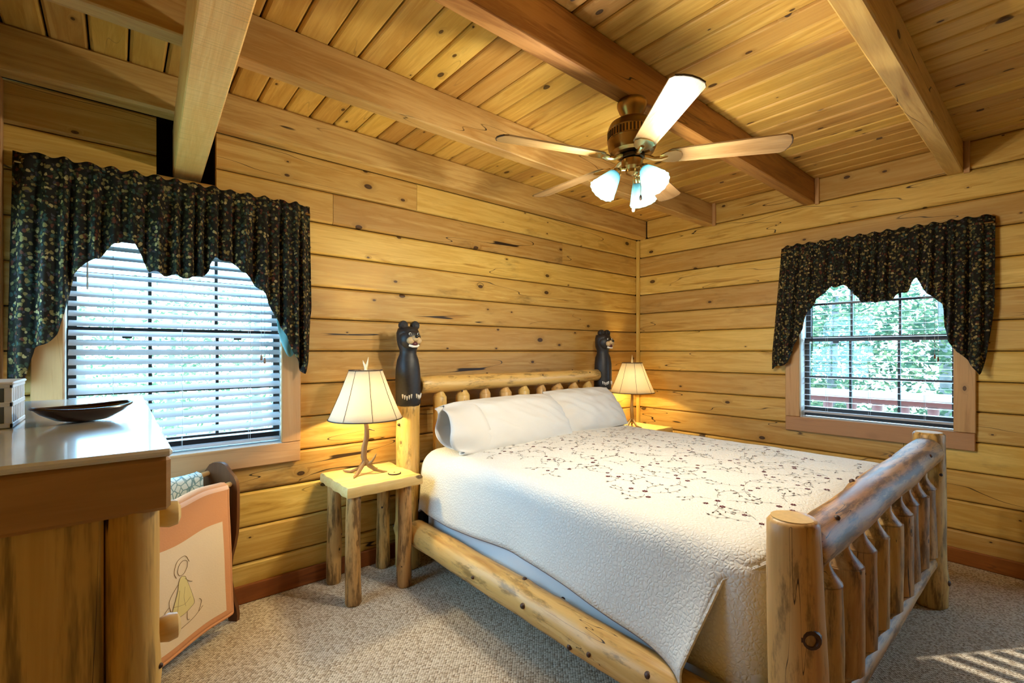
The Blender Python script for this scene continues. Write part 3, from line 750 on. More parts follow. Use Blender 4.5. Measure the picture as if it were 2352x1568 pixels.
for p_, c_, r_e in ((pn, (-2.915, BYF, .9726), .055), (pf, (BX1, BYF, .9856), .060)):
    ob('sawn_end', MB().lathe([(r_e, -.004), (r_e, .0008), (r_e * .8, .0014), (.0001, .002)], c_, 20), 'end', p_, ang=60)
# big dark knot on the near post facing the room
kd = V((-.45, -.9, 0)).normalized(); kd = V((-.78, -.63, 0)).normalized()
kp = V((-2.893, BYF - .012, .66)) + kd * .075
ob('knot', MB().lathe([(.034, -.012), (.026, .004), (.017, .007), (.012, -.002), (.0001, -.004)], kp, 14, kd), 'knot', pn)
kp2 = V((-2.886, BYF - .016, .40)) + kd * .081
ob('knot', MB().lathe([(.014, -.008), (.008, .003), (.0001, .003)], kp2, 10, kd), 'knot', pn)
log('footboard_rail', (-2.86, BYF, .855), (-.91, BYF, .885), .066, .078, 'oldX', bed, seed=66, knots=11, rough=.08)
log('footboard_rail', (-2.83, BYF, .262), (-.92, BYF, .268), .046, .050, 'oldX', bed, seed=67, knots=5)
for i in range(9):
    spindle(-2.665 + i * .2005, BYF, .345, .715, .064 + .006 * math.sin(i * 1.7), 81 + i)
log('side_rail', (-2.922, -.335, .277), (-2.922, -2.46, .272), .080, .078, 'logY', bed, seed=91, knots=9, rough=.05, seg=40)
log('side_rail', (-.82, -.335, .277), (-.82, -2.46, .272), .080, .078, 'logY', bed, seed=92, knots=5)
sup = MB(); sup.tube([(-2.86, -.26, .27), (-2.80, -.30, .10)], .04, 10)
ob('cleat', MB().box(-2.86, -2.80, -.33, -.22, .30, .46, .008), 'dark', bed)

def rbox(x0, x1, y0, y1, z0, z1, r, seg=4):
    m = MB(); prof = []
    for i in range(seg + 1):
        a = math.pi / 2 * i / seg; prof.append((1 - math.sin(a), z0 + r * (1 - math.cos(a)) if False else z0 + r * (1 - math.sin(a))))
    rings = [(r * (1 - math.sin(math.pi / 2 * i / seg)), z0 + r * (1 - math.cos(math.pi / 2 * i / seg))) for i in range(seg + 1)]
    rings = [(r - r * math.sin(math.pi / 2 * i / seg), z0 + r - r * math.cos(math.pi / 2 * i / seg)) for i in range(seg + 1)]
    rings += [(r - r * math.cos(math.pi / 2 * i / seg), z1 - r + r * math.sin(math.pi / 2 * i / seg)) for i in range(seg + 1)]
    vs = []; n = 0; cr = .06
    base = []
    for cx, cy, a0 in ((x1 - cr, y1 - cr, 0), (x0 + cr, y1 - cr, 90), (x0 + cr, y0 + cr, 180), (x1 - cr, y0 + cr, 270)):
        for k in range(5): base.append((cx, cy, R(a0 + 22.5 * k)))
    n = len(base)
    for ins, z in rings: vs += [(cx + (cr - ins) * math.cos(a), cy + (cr - ins) * math.sin(a), z) for cx, cy, a in base]
    fs = [(i * n + k, i * n + (k + 1) % n, (i + 1) * n + (k + 1) % n, (i + 1) * n + k) for i in range(len(rings) - 1) for k in range(n)]
    fs += [tuple(range(n - 1, -1, -1)), tuple((len(rings) - 1) * n + k for k in range(n))]
    return m.add(vs, fs)
tag(ob('box_spring', rbox(-2.832, -.90, -2.44, -.30, .16, .415, .02), 'sheet'), 'white sheeted box spring inside the log bed rails', 'box spring')
tag(ob('mattress', rbox(-2.815, -.92, -2.40, -.285, .42, .765, .05), 'sheet'), 'white mattress under the cream quilt', 'mattress')

# quilt: top and side drapes in one sheet, the foot drape tucked inside the footboard
def topz(x, y):
    c = 1 - ((x + 1.87) / .96) ** 2
    return .785 + .025 * max(0, c) + .006 * mnoise.noise((x * 2.2, y * 2.2, 3)) + .004 * mnoise.noise((x * 6, y * 6, 5))
QX0, QX1, QY0, QY1 = -2.835, -.905, -.275, -2.43
def bend(s, drop, r=.085):
    """distance s past the edge -> (out, down)"""
    L = r * math.pi / 2
    if s <= 0: return s, 0.0
    if s < L: a = s / r; return r * math.sin(a), r * (1 - math.cos(a))
    return r, r + (s - L)
def quilt_pt(u, v):
    y = QY0 + (QY1 - QY0) * v
    drop = .405 + .06 * v
    total = (QX1 - QX0 - .17) + 2 * drop; s = u * total - drop
    xi0, xi1 = QX0 + .085, QX1 - .085; Wt = xi1 - xi0
    if s < 0: o, d = bend(-s, drop); x = xi0 - o; dd = d; side = -1
    elif s > Wt: o, d = bend(s - Wt, drop); x = xi1 + o; dd = d; side = 1
    else: x = xi0 + s; dd = 0; side = 0
    f = max(0, min(1, (dd - .05) / .33))
    e = max(0, (v - .70) / .30)
    if side:
        y += (.11 * min(1, dd / .07) + .09 * f) * e ** 2
        x += side * (.035 * f + .02 * math.sin(v * 11) * f + .12 * f * e ** 2.2)
        dd += .02 * math.sin(v * 7 + 1) * f
    # rounding over the foot end
    fe = max(0, (v - .955) / .045)
    z = topz(x, y) - dd - (.03 * fe ** 2 if not side else .03 * fe ** 2 * (1 - f))
    he = max(0, (.03 - v) / .03); z -= .03 * he ** 2
    z += .008 * f * mnoise.noise((y * 5, z * 5, 2)); x += .012 * f * mnoise.noise((y * 3.5, z * 3, 8))
    return (x, y, z)
def foot_pt(u, v):
    LA, LC, rc = .19, .11, .07; xs_, ys_ = -2.785, -2.405
    p = u * (LA + LC + 1.80); s = v * .45; o, d = bend(s, .3, .05); w_ = min(1, d / .2)
    if p < LA: x, y, nx, ny = xs_, ys_ + rc + (LA - p), -1, 0
    elif p < LA + LC: a = (p - LA) / LC * math.pi / 2; nx, ny = -math.cos(a), -math.sin(a); x, y = xs_ + rc + rc * nx, ys_ + rc + rc * ny
    else: x, y, nx, ny = xs_ + rc + (p - LA - LC), ys_, 0, -1
    o += .008 * w_ * math.sin(p * 11) + .018 * w_ * math.exp(-((p - LA - LC - .05) / .05) ** 2) - .014 * w_ * math.exp(-((p - LA - LC - .15) / .04) ** 2)
    return (x + nx * o, max(y + ny * o, -2.478), .752 - d + .015 * math.sin(p * 13) * w_)
q = MB().grid(quilt_pt, 96, 84)
qo = ob('quilt', q, 'quilt', ang=80, solid=.012); tag(qo, 'cream quilted bedspread with vine embroidery over the log bed', 'quilt')
fd = ob('foot_drape', MB().grid(foot_pt, 110, 22), 'quilt', qo, ang=80, solid=.012)
hem = [V(quilt_pt(0, i / 60)) for i in range(61)]
ob('binding', MB().tube(hem, .0065, 6), 'binding', qo)
ob('binding', MB().tube([V(quilt_pt(u, 1)) for u in [i / 20 * .17 for i in range(21)]], .0075, 6), 'quilt', qo)
# embroidery: vines with leaves and small flowers stitched on the top
rg = random.Random(12); lv = MB(); fl = MB()
def onq(x, y): return V((x, y, topz(x, y) + .0075))
def leaf(x, y, a, L=.024, Wd=.008):
    c, s = math.cos(a), math.sin(a)
    pts = [(0, 0), (L * .5, Wd * .5), (L, 0), (L * .5, -Wd * .5)]
    lv.add([onq(x + p * c - r * s, y + p * s + r * c) for p, r in pts], [(0, 1, 2, 3)])
def stem(x, y, a, n, curl, branch):
    for i in range(n):
        x2, y2 = x + .018 * math.cos(a), y + .018 * math.sin(a); nx, ny = -math.sin(a) * .0007, math.cos(a) * .0007
        lv.add([onq(x + nx, y + ny), onq(x - nx, y - ny), onq(x2 - nx, y2 - ny), onq(x2 + nx, y2 + ny)], [(0, 1, 2, 3)])
        x, y = x2, y2; a += curl + rg.uniform(-.12, .12)
        if not (-2.69 < x < -1.0 and -2.33 < y < -.62): return
        if i % 2: leaf(x, y, a + rg.choice((-1, 1)) * rg.uniform(.6, 1.2), rg.uniform(.013, .022), rg.uniform(.004, .0065))
        if branch and i % 4 == 3: stem(x, y, a + rg.choice((-1, 1)) * 1.0, rg.randint(2, 4), rg.uniform(-.3, .3), False)
    leaf(x, y, a, .024, .007)
def flower(x, y, r=.016):
    n = 6; a0 = rg.uniform(0, 1)
    for k in range(n):
        a = a0 + 2 * math.pi * k / n; c, s = math.cos(a), math.sin(a)
        fl.add([onq(x + p * c - w_ * s, y + p * s + w_ * c) for p, w_ in ((.002, 0), (r * .6, r * .36), (r, 0), (r * .6, -r * .36))], [(0, 1, 2, 3)])
for gx in range(7):
    for gy in range(7):
        cx = -2.55 + gx * .285 + (gy % 2) * .13; cy = -.74 - gy * .265 + rg.uniform(-.03, .03)
        if cx > -1.05: continue
        for k in range(4):
            a = k * math.pi / 2 + .5 + rg.uniform(-.35, .35)
            stem(cx + .03 * math.cos(a), cy + .03 * math.sin(a), a, rg.randint(6, 8), rg.choice((-1, 1)) * rg.uniform(.08, .2), True)
        for k in range(3):
            a = rg.uniform(0, 6.28); d_ = .012 if k == 0 else rg.uniform(.05, .085); flower(cx + d_ * math.cos(a), cy + d_ * math.sin(a), rg.uniform(.011, .015))
# a few sprays over the foot drape
def onf(u, v): p = V(foot_pt(u, v)); return p + V((0, -.008, 0))
for u0 in (.165, .19, .25):
    u, v = u0, .30
    for i in range(14):
        u2, v2 = u + .004 * math.sin(i * .9), v + .035
        if v2 > .9: break
        p, q_ = onf(u, v), onf(u2, v2); lv.add([p + V((.001, 0, 0)), p - V((.001, 0, 0)), q_ - V((.001, 0, 0)), q_ + V((.001, 0, 0))], [(0, 1, 2, 3)])
        if i % 2 == 0:
            s_ = 1 if i % 4 else -1
            lv.add([q_, q_ + V((s_ * .008, 0, .010)), q_ + V((s_ * .012, 0, .026)), q_ + V((s_ * .001, 0, .012))], [(0, 1, 2, 3)])
        u, v = u2, v2
e1 = ob('embroidered_vines', lv, 'leafstitch', qo, smooth=False); e1['kind'] = 'stuff'
e2 = ob('embroidered_flowers', fl, 'flowerstitch', qo, smooth=False); e2['kind'] = 'stuff'

# pillows
def pillow_mb(L, Wd, T, seed, flap=False):
    N, K = 44, 30; m = MB()
    def side(sg):
        def f(u, v):
            a, b = 2 * u - 1, 2 * v - 1
            t = max(0, (1 - abs(a) ** 3.0)) ** .62 * max(0, (1 - abs(b) ** 2.2)) ** .72
            px = a * L / 2 * (1 - .05 * (b * b)); py = b * Wd / 2 * (1 - .06 * a * a)
            wr = .018 * mnoise.noise((a * 2.2 + seed, b * 3, sg)) + .011 * mnoise.noise((a * 7 + b * 5 + seed, b * 2, 4))
            if abs(a) > .6: wr += .006 * math.sin(b * 22 + a * 3) * (abs(a) - .6)
            return (px, py, sg * (t * T / 2 + .004) + wr * min(1, t * 3))
        return f
    m.grid(side(1), N, K); m.grid(side(-1), N, K); 
    # stitch the rim
    return m
def pillow(label, cx, cy, cz, L, Wd, T, lean, rz, seed, flap):
    mt = Matrix.Translation((cx, cy, cz)) @ Matrix.Rotation(rz, 4, 'Z') @ Matrix.Rotation(lean, 4, 'X')
    o = ob('pillow', pillow_mb(L, Wd, T, seed), 'pillow', mtx=mt, ang=100)
    tag(o, label, 'pillow')
    if flap:
        def fp(u, v):
            a = 2 * math.pi * v
            x = -L / 2 + .16 - .27 * u + (.035 * math.sin(a * 2 + 1) + .02 * math.sin(a * 5)) * u
            ry = Wd * (.47 - .03 * u); rz_ = T * (.40 - .10 * u)
            return (x, ry * math.cos(a), rz_ * math.copysign(abs(math.sin(a)) ** 1.25, math.sin(a)) + (.018 * math.sin(3 * a + 4 * u) + .012 * math.sin(7 * a)) * u)
        f = ob('pillowcase_hem', MB().grid(fp, 10, 56), 'pillow', o, mtx=mt, ang=100, solid=.004)
    return o
pillow('white pillow with open case end, in front on the left of the bed', -2.17, -.475, .945, 1.02, .43, .21, R(50), R(3), 2, True)
pillow('white pillow partly behind the other, on the right of the bed', -1.335, -.415, .96, .82, .42, .20, R(50), R(-3), 9, False)

# ================================================================== bedside tables
def side_table(label):
    t = thing('bedside_table', label, 'table', (0, 0, 0), 0, 'log bedside tables')
    n = 64; ol = []
    def edge(a, b, k, seed):
        pts = []
        for i in range(k):
            q = i / k; p = V(a).lerp(V(b), q); d = (V(b) - V(a)).normalized(); nn = V((d.y, -d.x)); pts.append(p + nn * .0045 * math.sin(q * k * 1.5 + seed))
        return pts
    a, b, c, d = V((-.235, -.23)), V((.235, -.23)), V((.235, .225)), V((-.235, .225))
    for k, (p, q_) in enumerate(((a, b), (b, c), (c, d), (d, a))): ol += edge(p, q_, 14, k)
    m = MB(); n = len(ol)
    ring = lambda z, s: [(p.x * s, p.y * s, z) for p in ol]
    m.add(ring(.625, .985) + ring(.632, 1.0) + ring(.672, .995) + ring(.682, .97), [(i * n + k, i * n + (k + 1) % n, (i + 1) * n + (k + 1) % n, (i + 1) * n + k) for i in range(3) for k in range(n)] + [tuple(range(n - 1, -1, -1)), tuple(3 * n + k for k in range(n))])
    ob('table_top', m, 'slab', t, ang=50)
    for i, (x, y) in enumerate(((-.175, .155), (-.178, -.172), (.155, .16), (.145, -.165))):
        log('leg', (x, y, 0), (x + (.005 if i else 0), y, .634), .046, .040, 'oldZ', t, seed=120 + i, n=14, seg=14, rough=.10, knots=2)
    return t
tb1 = side_table('log bedside table with live-edge top left of the bed')
tb1.location = (-3.19, -.252, 0)
copy_thing(tb1, (-.345, -.262, 0), 'log bedside table in the corner right of the bed')
def table_lamp(label):
    l = thing('antler_lamp', label, 'lamp', (0, 0, 0), 0, 'antler table lamps')
    # antler stem and splayed tines
    ob('stem', MB().tube([(.0, .0, .055), (-.012, 0, .11), (-.008, .005, .17), (.006, .003, .23), (.006, 0, .29), (.0, 0, .33)], [.014, .019, .018, .016, .014, .013], 10), 'antler', l)
    for pts, rr in (([(-.004, 0, .085), (-.02, -.015, .055), (-.05, -.045, .012), (-.062, -.075, .004), (-.064, -.098, .004)], [.012, .0105, .009, .006, .002]),
                    ([(.0, 0, .085), (.02, .0, .05), (.055, .0, .022), (.10, .005, .008), (.13, .012, .004)], [.012, .010, .008, .006, .002]),
                    ([(-.006, .005, .08), (-.04, .035, .03), (-.09, .05, .008), (-.125, .06, .010), (-.14, .062, .016)], [.011, .009, .007, .005, .002]),
                    ([(.005, .01, .07), (.03, .045, .04), (.055, .08, .012), (.07, .11, .005)], [.010, .008, .006, .002]),
                    ([(.012, 0, .06), (.035, -.01, .075), (.055, -.012, .105), (.064, -.012, .125)], [.008, .007, .005, .0015]),
                    ([(.004, 0, .285), (.03, .0, .278), (.055, .0, .268)], [.008, .005, .0015])):
        ob('tine', MB().tube(pts, [q * 1.25 for q in rr], 8), 'antler', l)
    ob('socket', MB().lathe([(.014, .32), (.017, .33), (.017, .40), (.012, .41)], (0, 0, 0), 12, cap=True), 'brass', l)
    ob('bulb', MB().lathe([(.012, .41), (.018, .425), (.030, .455), (.032, .48), (.024, .505), (.001, .515)], (0, 0, 0), 14), 'bulb_warm', l)
    ZB, ZT, RB, RT = .348, .648, .222, .100
    sh = ob('shade', MB().lathe([(RB, ZB), (RB * .83 + RT * .17 - .003, ZB + .05), (RB * .5 + RT * .5 - .005, (ZB + ZT) / 2), (RT, ZT)], (0, 0, 0), 48), 'shade', l, solid=.0015)
    for k in range(8):
        a = 2 * math.pi * k / 8 + .22
        ob('seam', MB().tube([(r_ * math.cos(a), r_ * math.sin(a), z) for r_, z in ((RB + .001, ZB), (RB * .5 + RT * .5 - .003, (ZB + ZT) / 2), (RT + .001, ZT))], .0016, 5), 'rim', sh)
    for r_, z in ((RB, ZB), (RT, ZT)):
        ob('trim_ring', MB().tube([(r_ * math.cos(a), r_ * math.sin(a), z) for a in [2 * math.pi * k / 48 for k in range(49)]], .0038, 6, cap=False), 'rim', sh)
    hp = MB()
    for k in range(3):
        a = 2 * math.pi * k / 3; hp.tube([(0, 0, ZT - .005), (RT * math.cos(a), RT * math.sin(a), ZT - .002)], .002, 5)
    ob('harp', hp, 'brass', l)
    ob('harp_rod', MB().tube([(.035, 0, .40), (.05, 0, .48), (.045, 0, .58), (0, 0, ZT), (-.045, 0, .58), (-.05, 0, .48), (-.035, 0, .40)], .002, 5), 'brass', l)
    ob('finial', MB().tube([(0, 0, ZT - .01), (0, 0, ZT + .02), (-.012, 0, ZT + .045), (-.017, 0, ZT + .062)], [.009, .010, .005, .001], 8), 'antler_tip', l)
    ob('finial', MB().tube([(.001, 0, ZT + .01), (.008, 0, ZT + .035), (.013, 0, ZT + .06), (.016, 0, ZT + .082)], [.008, .007, .004, .001], 8), 'antler_tip', l)
    return l
TZ = .6825
l1 = table_lamp('lit antler lamp with tapered paper shade on the left bedside table')
l1.location = (-3.215, -.235, TZ); l1.rotation_euler = (0, 0, R(-25))
copy_thing(l1, (-.385, -.20, TZ), 'lit antler lamp in the corner on the right bedside table', R(35))
for lx, ly in ((-3.215, -.235), (-.385, -.20)):
    light('lamp_light', (lx, ly, TZ + .455), LAMP_W, LAMP_C, .035)
dsc = thing('wood_coaster', 'round wood slice coaster on the left bedside table', 'coaster', (-3.075, -.345, TZ))
ob('disc', MB().lathe([(.0001, 0), (.036, 0), (.037, .003), (.036, .007), (.0001, .008)], (-3.075, -.345, TZ), 24), 'disc', dsc, ang=30)
ob('bark_ring', MB().tube([(-3.075 + .0375 * math.cos(a), -.345 + .0375 * math.sin(a), TZ + .0038) for a in [2 * math.pi * k / 24 for k in range(25)]], .0036, 6, cap=False), 'bark', dsc)
ob('heartwood', MB().lathe([(.007, .007), (.0045, .010), (.0001, .0105)], (-3.075, -.345, TZ), 10), 'bark', dsc)

# ================================================================== ceiling fan
FX, FY = -2.48, -1.692
fan = thing('ceiling_fan', 'antique brass ceiling fan with five oak blades and light kit', 'fan', (FX, FY, 2.668))
c0 = (FX, FY, 0)
ob('canopy', MB().lathe([(.066, 2.668), (.071, 2.660), (.072, 2.645), (.062, 2.618), (.050, 2.598), (.046, 2.585), (.030, 2.583)], c0, 28), 'brass', fan, ang=30)
ob('neck', MB().lathe([(.030, 2.59), (.034, 2.575), (.034, 2.555)], c0, 20), 'vent', fan)
mo = ob('motor_housing', MB().lathe([(.030, 2.572), (.085, 2.568), (.104, 2.556), (.113, 2.540), (.116, 2.525), (.119, 2.521), (.116, 2.517), (.116, 2.478), (.120, 2.474), (.117, 2.468), (.114, 2.440), (.104, 2.418), (.088, 2.408), (.02, 2.406)], c0, 40), 'brass', fan, ang=30)
for k in range(44):
    a = 2 * math.pi * k / 44
    ob('vent_slot', MB().box(-.003, .003, -.0045, .0045, -.017, .017, .001), 'vent', mo, mtx=Matrix.Translation((FX + .1155 * math.cos(a), FY + .1155 * math.sin(a), 2.498)) @ Matrix.Rotation(a, 4, 'Z'))
ob('hub', MB().lathe([(.05, 2.41), (.06, 2.402), (.06, 2.388), (.045, 2.382)], c0, 24, cap=True), 'vent', fan)
ob('switch_housing', MB().lathe([(.03, 2.384), (.050, 2.380), (.052, 2.362), (.048, 2.345), (.034, 2.332), (.03, 2.318), (.012, 2.308), (.0001, 2.305)], c0, 28), 'brass', fan, ang=30)
for k in range(5):
    a = R(160 + 72 * k); base = Matrix.Translation((FX, FY, 2.385)) @ Matrix.Rotation(a, 4, 'Z')
    pit = base @ Matrix.Rotation(R(-12), 4, 'X')
    ar = MB().tube([(.045, 0, .012), (.075, 0, .004), (.105, 0, -.010), (.135, 0, -.012), (.165, 0, -.006)], [.011, .012, .011, .012, .010], 8)
    ao = ob('blade_arm', ar, 'brass_pale', fan, mtx=pit)
    ol = [(.13, -.018), (.16, -.040), (.20, -.046), (.225, -.030), (.232, 0), (.225, .030), (.20, .046), (.16, .040), (.13, .018)]
    n = len(ol); ob('bracket_plate', MB().add([(x, y, z) for z in (-.0085, -.0035) for x, y in ol], [tuple(range(n)), tuple(range(2 * n - 1, n - 1, -1))] + [(i, (i + 1) % n, (i + 1) % n + n, i + n) for i in range(n)]), 'brass_pale', ao, mtx=pit, ang=30)
    ol = []
    L0, L1, W0, W1 = .165, .69, .050, .066
    ol += [(L0, -W0 * .7), (L0 + .02, -W0)] + [(L0 + .02 + (L1 - .05 - L0) * i / 6, -(W0 + (W1 - W0) * i / 6)) for i in range(1, 7)]
    ol += [(L1 - .012, -W1 + .012), (L1, -W1 + .04), (L1 + .004, 0), (L1, W1 - .04), (L1 - .012, W1 - .012)]
    ol += [(L0 + .02 + (L1 - .05 - L0) * i / 6, W0 + (W1 - W0) * i / 6) for i in range(6, 0, -1)] + [(L0 + .02, W0), (L0, W0 * .7)]
    n = len(ol)
    bl = ob('blade', MB().add([(x, y, z) for z in (-.0035, .0035) for x, y in ol], [tuple(range(n)), tuple(range(2 * n - 1, n - 1, -1))] + [(i, (i + 1) % n, (i + 1) % n + n, i + n) for i in range(n)]), 'blade', fan, mtx=pit, ang=30)
    te = [(x, y, 0) for x, y in ol if x > L1 - .03]
    ob('blade_edge', MB().tube(te, .0042, 6), 'rim', bl, mtx=pit)
for k, a in enumerate((155, 15, -103)):
    a = R(a); d = V((math.cos(a) * .62, math.sin(a) * .62, -.78)).normalized()
    p0 = V((FX, FY, 2.335)) + V((math.cos(a), math.sin(a), 0)) * .035
    p1 = p0 + V((math.cos(a) * .045, math.sin(a) * .045, -.018))
    ob('light_arm', MB().tube([p0, (p0 + p1) / 2 + V((0, 0, .006)), p1], .009, 8), 'brass_pale', fan)
    ob('fitter', MB().lathe([(.016, -.012), (.024, .0), (.026, .018), (.022, .022)], p1, 16, d), 'brass_pale', fan)
    def wob(q, i): return 1 + (.035 * math.cos(q * 14) if i > 2 else 0)
    ob('glass_shade', MB().lathe([(.022, .012), (.030, .022), (.040, .048), (.050, .080), (.058, .108), (.066, .128)], p1, 56, d, wob=wob), 'fan_shade', fan, solid=.0015)
    bp = p1 + d * .075
    ob('bulb', MB().ball(bp, (.024, .024, .028), 14, 10), 'bulb', fan)
    light('fan_light', p1 + d * .165, FAN_W, FAN_C, .03)
for (dx, dy, zb) in ((-.018, -.02, 2.135), (.035, -.025, 2.20)):
    x, y = FX + dx, FY + dy
    ob('pull_chain', MB().tube([(x, y, zb), (x, y, 2.33)], .0016, 6), 'brass_pale', fan)
    ob('pull_fob', MB().lathe([(.002, .014), (.0055, .008), (.007, -.006), (.004, -.014)], (x, y, zb), 10, cap=True), 'antler_tip' if dx < 0 else 'knot', fan)

# ================================================================== dresser
DY0, DY1, DX1, DZ = -2.17, -1.05, -4.335, 1.30
dr = thing('log_dresser', 'tall log dresser with glossy pale top against the left wall', 'dresser', (-4.58, -1.6, 0))
ob('body', MB().box(-4.80, -4.385, DY0 + .035, DY1 - .035, .06, 1.215, .004), 'dresser', dr)
for i in range(5):
    z0 = .10 + i * .222
    d = ob('drawer', MB().box(-4.39, -4.368, DY0 + .085, DY1 - .085, z0, z0 + .212, .004), 'dresser', dr)
    for yy in (-1.93, -1.30):
        ob('knob', MB().lathe([(.012, 0), (.012, .022), (.022, .030), (.026, .044), (.023, .058), (.012, .063), (.0001, .064)], (-4.368, yy, z0 + .145), 14, (1, 0, .0)), 'slab', d, ang=50)
xs = [-4.80, -4.66, -4.53, -4.415]
for a, b in zip(xs, xs[1:]): ob('side_board', MB().box(a + .001, b - .001, DY0 + .018, DY0 + .035, .08, 1.215, .005), 'dresser', dr)
for px, py in ((-4.385, DY0 + .04), (-4.385, DY1 - .04), (-4.78, DY0 + .04), (-4.78, DY1 - .04)):
    log('corner_post', (px, py, 0), (px, py, 1.235), .036, .034, 'dresser', dr, seed=int(150 - px * 100 - py * 10), knots=4, n=14)
tp = ob('top_rail', MB().box(-4.83 + .005, DX1 - .002, DY0 + .003, DY1 - .003, 1.205, 1.288, .006), 'dresser_rail', dr)
ob('top_slab', MB().box(-4.828, DX1, DY0, DY1, 1.288, DZ, .004), 'dresser_top', dr)
bw = thing('wooden_dish', 'dark boat-shaped wooden dish on the dresser top', 'dish', (-4.455, -1.70, DZ))
def dish(u, v):
    a = 2 * math.pi * u; prof = [(.25, 0), (.55, .002), (.85, .015), (1.0, .027), (.96, .027), (.80, .018), (.50, .008), (.02, .007)]
    k = v * 7; i = min(6, int(k)); f = k - i; r = prof[i][0] + (prof[i + 1][0] - prof[i][0]) * f; z = prof[i][1] + (prof[i + 1][1] - prof[i][1]) * f
    x, y = r * .085 * math.cos(a), r * .055 * math.sin(a)
    ca, sa = math.cos(R(28)), math.sin(R(28)); end = abs(math.cos(a)) ** 3 * .006 * r
    return (-4.455 + x * ca - y * sa, -1.70 + x * sa + y * ca, DZ + .0005 + z + end)
ob('bowl', MB().grid(dish, 40, 14), 'bowl', bw, ang=70)
ob('rim', MB().tube([V(dish(i / 40, 3.0 / 7)) + V((0, 0, .001)) for i in range(41)], .003, 6, cap=False), 'bowl', bw)
cr = thing('slatted_box', 'white slatted wooden box at the left end of the dresser top', 'box', (-4.66, -1.66, DZ))
CX0, CX1, CY0, CY1 = -4.775, -4.556, -1.74, -1.58
ob('liner', MB().box(CX0 + .006, CX1 - .006, CY0 + .006, CY1 - .006, DZ + .004, DZ + .082), 'glass_slat', cr, smooth=False)
for z0 in (DZ + .001, DZ + .042, DZ + .078):
    ob('rail', MB().box(CX0, CX1, CY0, CY0 + .005, z0, z0 + .009, .001), 'crate', cr); ob('rail', MB().box(CX0, CX1, CY1 - .005, CY1, z0, z0 + .009, .001), 'crate', cr)
    ob('rail', MB().box(CX1 - .005, CX1, CY0, CY1, z0, z0 + .009, .001), 'crate', cr); ob('rail', MB().box(CX0, CX0 + .005, CY0, CY1, z0, z0 + .009, .001), 'crate', cr)
n = 11
for k in range(n):
    xx = CX0 + .004 + (CX1 - CX0 - .016) * k / (n - 1)
    ob('slat', MB().box(xx, xx + .011, CY0 + .001, CY0 + .0055, DZ + .005, DZ + .082, .001), 'crate', cr)
for k in range(8):
    yy = CY0 + .004 + (CY1 - CY0 - .016) * k / 7
    ob('slat', MB().box(CX1 - .0055, CX1 - .001, yy, yy + .011, DZ + .005, DZ + .082, .001), 'crate', cr)
ob('lid', MB().box(CX0 - .002, CX1 + .002, CY0 - .002, CY1 + .002, DZ + .084, DZ + .090, .002), 'crate', cr)

# ================================================================== quilt rack
th = R(43); D = V((-math.cos(th), -math.sin(th), 0)); N = V((math.sin(th), -math.cos(th), 0))
P0 = V((-3.905, -.185, 0)) - N * .115       # centre of the right panel at floor
RM = Matrix(((D.x, N.x, 0, P0.x), (D.y, N.y, 0, P0.y), (0, 0, 1, 0), (0, 0, 0, 1)))      # local x along the rails, y towards the room
rk = thing('quilt_rack', 'dark wooden quilt rack with scalloped side panels between dresser and window wall', 'quilt rack', P0, 0)
half = [(.115, 0), (.118, .03), (.112, .07), (.088, .14), (.075, .21), (.072, .28), (.080, .34), (.098, .40), (.112, .47), (.117, .56), (.117, .70), (.112, .745), (.098, .775), (.078, .795), (.062, .815), (.045, .838), (.025, .848), (0, .850)]
side = half + [(-a, z) for a, z in half[-2::-1]]
side = side[:1] + side[1:]
arch = [(-.07, 0), (-.05, .05), (0, .075), (.05, .05), (.07, 0)]
ol = side + arch
for xo in (-.011, .74):
    m = MB(); n = len(ol)
    m.add([(xo + dx, y, z) for dx in (0, .022) for y, z in ol], [tuple(range(n)), tuple(range(2 * n - 1, n - 1, -1))] + [(i, i + n, (i + 1) % n + n, (i + 1) % n) for i in range(n)])
    ob('side_panel', m, 'rack', rk, mtx=RM, ang=50)
for yy, zz in ((.075, .735), (-.055, .790), (0, .24)):
    ob('dowel', MB().tube([(0, yy, zz), (.75, yy, zz)], .014, 12), 'dowel', rk, mtx=RM)
def drape(x0, x1, yd, zd, zf, zbk, amp, seed):
    R_ = .026; Lf = zd - zf; Lb = zd - zbk; A = math.pi * R_; T = Lf + A + Lb
    def fn(u, v):
        x = x0 + (x1 - x0) * u; s = v * T
        if s < Lf: y, z = yd + R_, zf + s
        elif s < Lf + A: a = (s - Lf) / R_; y, z = yd + R_ * math.cos(a), zd + R_ * math.sin(a)
        else: y, z = yd - R_, zd - (s - Lf - A)
        y += amp * mnoise.noise((x * 4 + seed, z * 3, seed)) + .25 * amp * math.sin(x * 14 + z * 3) + (.022 * (1 - s / Lf) ** 1.5 if s < Lf else 0)
        return (x, y, z + .006 * math.sin(x * 17 + seed))
    return fn, T, Lf
fn, T, Lf = drape(.065, .70, .075, .735, .085, .36, .010, 4)
pq = thing('peach_quilt', 'peach bordered baby quilt with embroidered figure hung over the front rail', 'quilt', P0 + V((0, 0, .4)))
ob('border', MB().grid(fn, 40, 60), 'peach', pq, mtx=RM, ang=80, solid=.014)
def on_front(a, b, off=.009):            # a: 0 right..1 left, b: 0 bottom..1 top of the front face
    p = V(fn(a, b * Lf / T)); return (p.x, p.y + off, p.z)
ob('centre_panel', MB().grid(lambda u, v: on_front(.075 + .86 * u, .055 + .70 * v, .0085), 26, 26), 'cream', pq, mtx=RM, ang=80)
ob('edging', MB().tube([on_front(0, i / 30, 0) for i in range(31)], .010, 8), 'peach', pq, mtx=RM)
ob('edging', MB().tube([on_front(i / 30, 0, 0) for i in range(31)], .010, 8), 'peach', pq, mtx=RM)
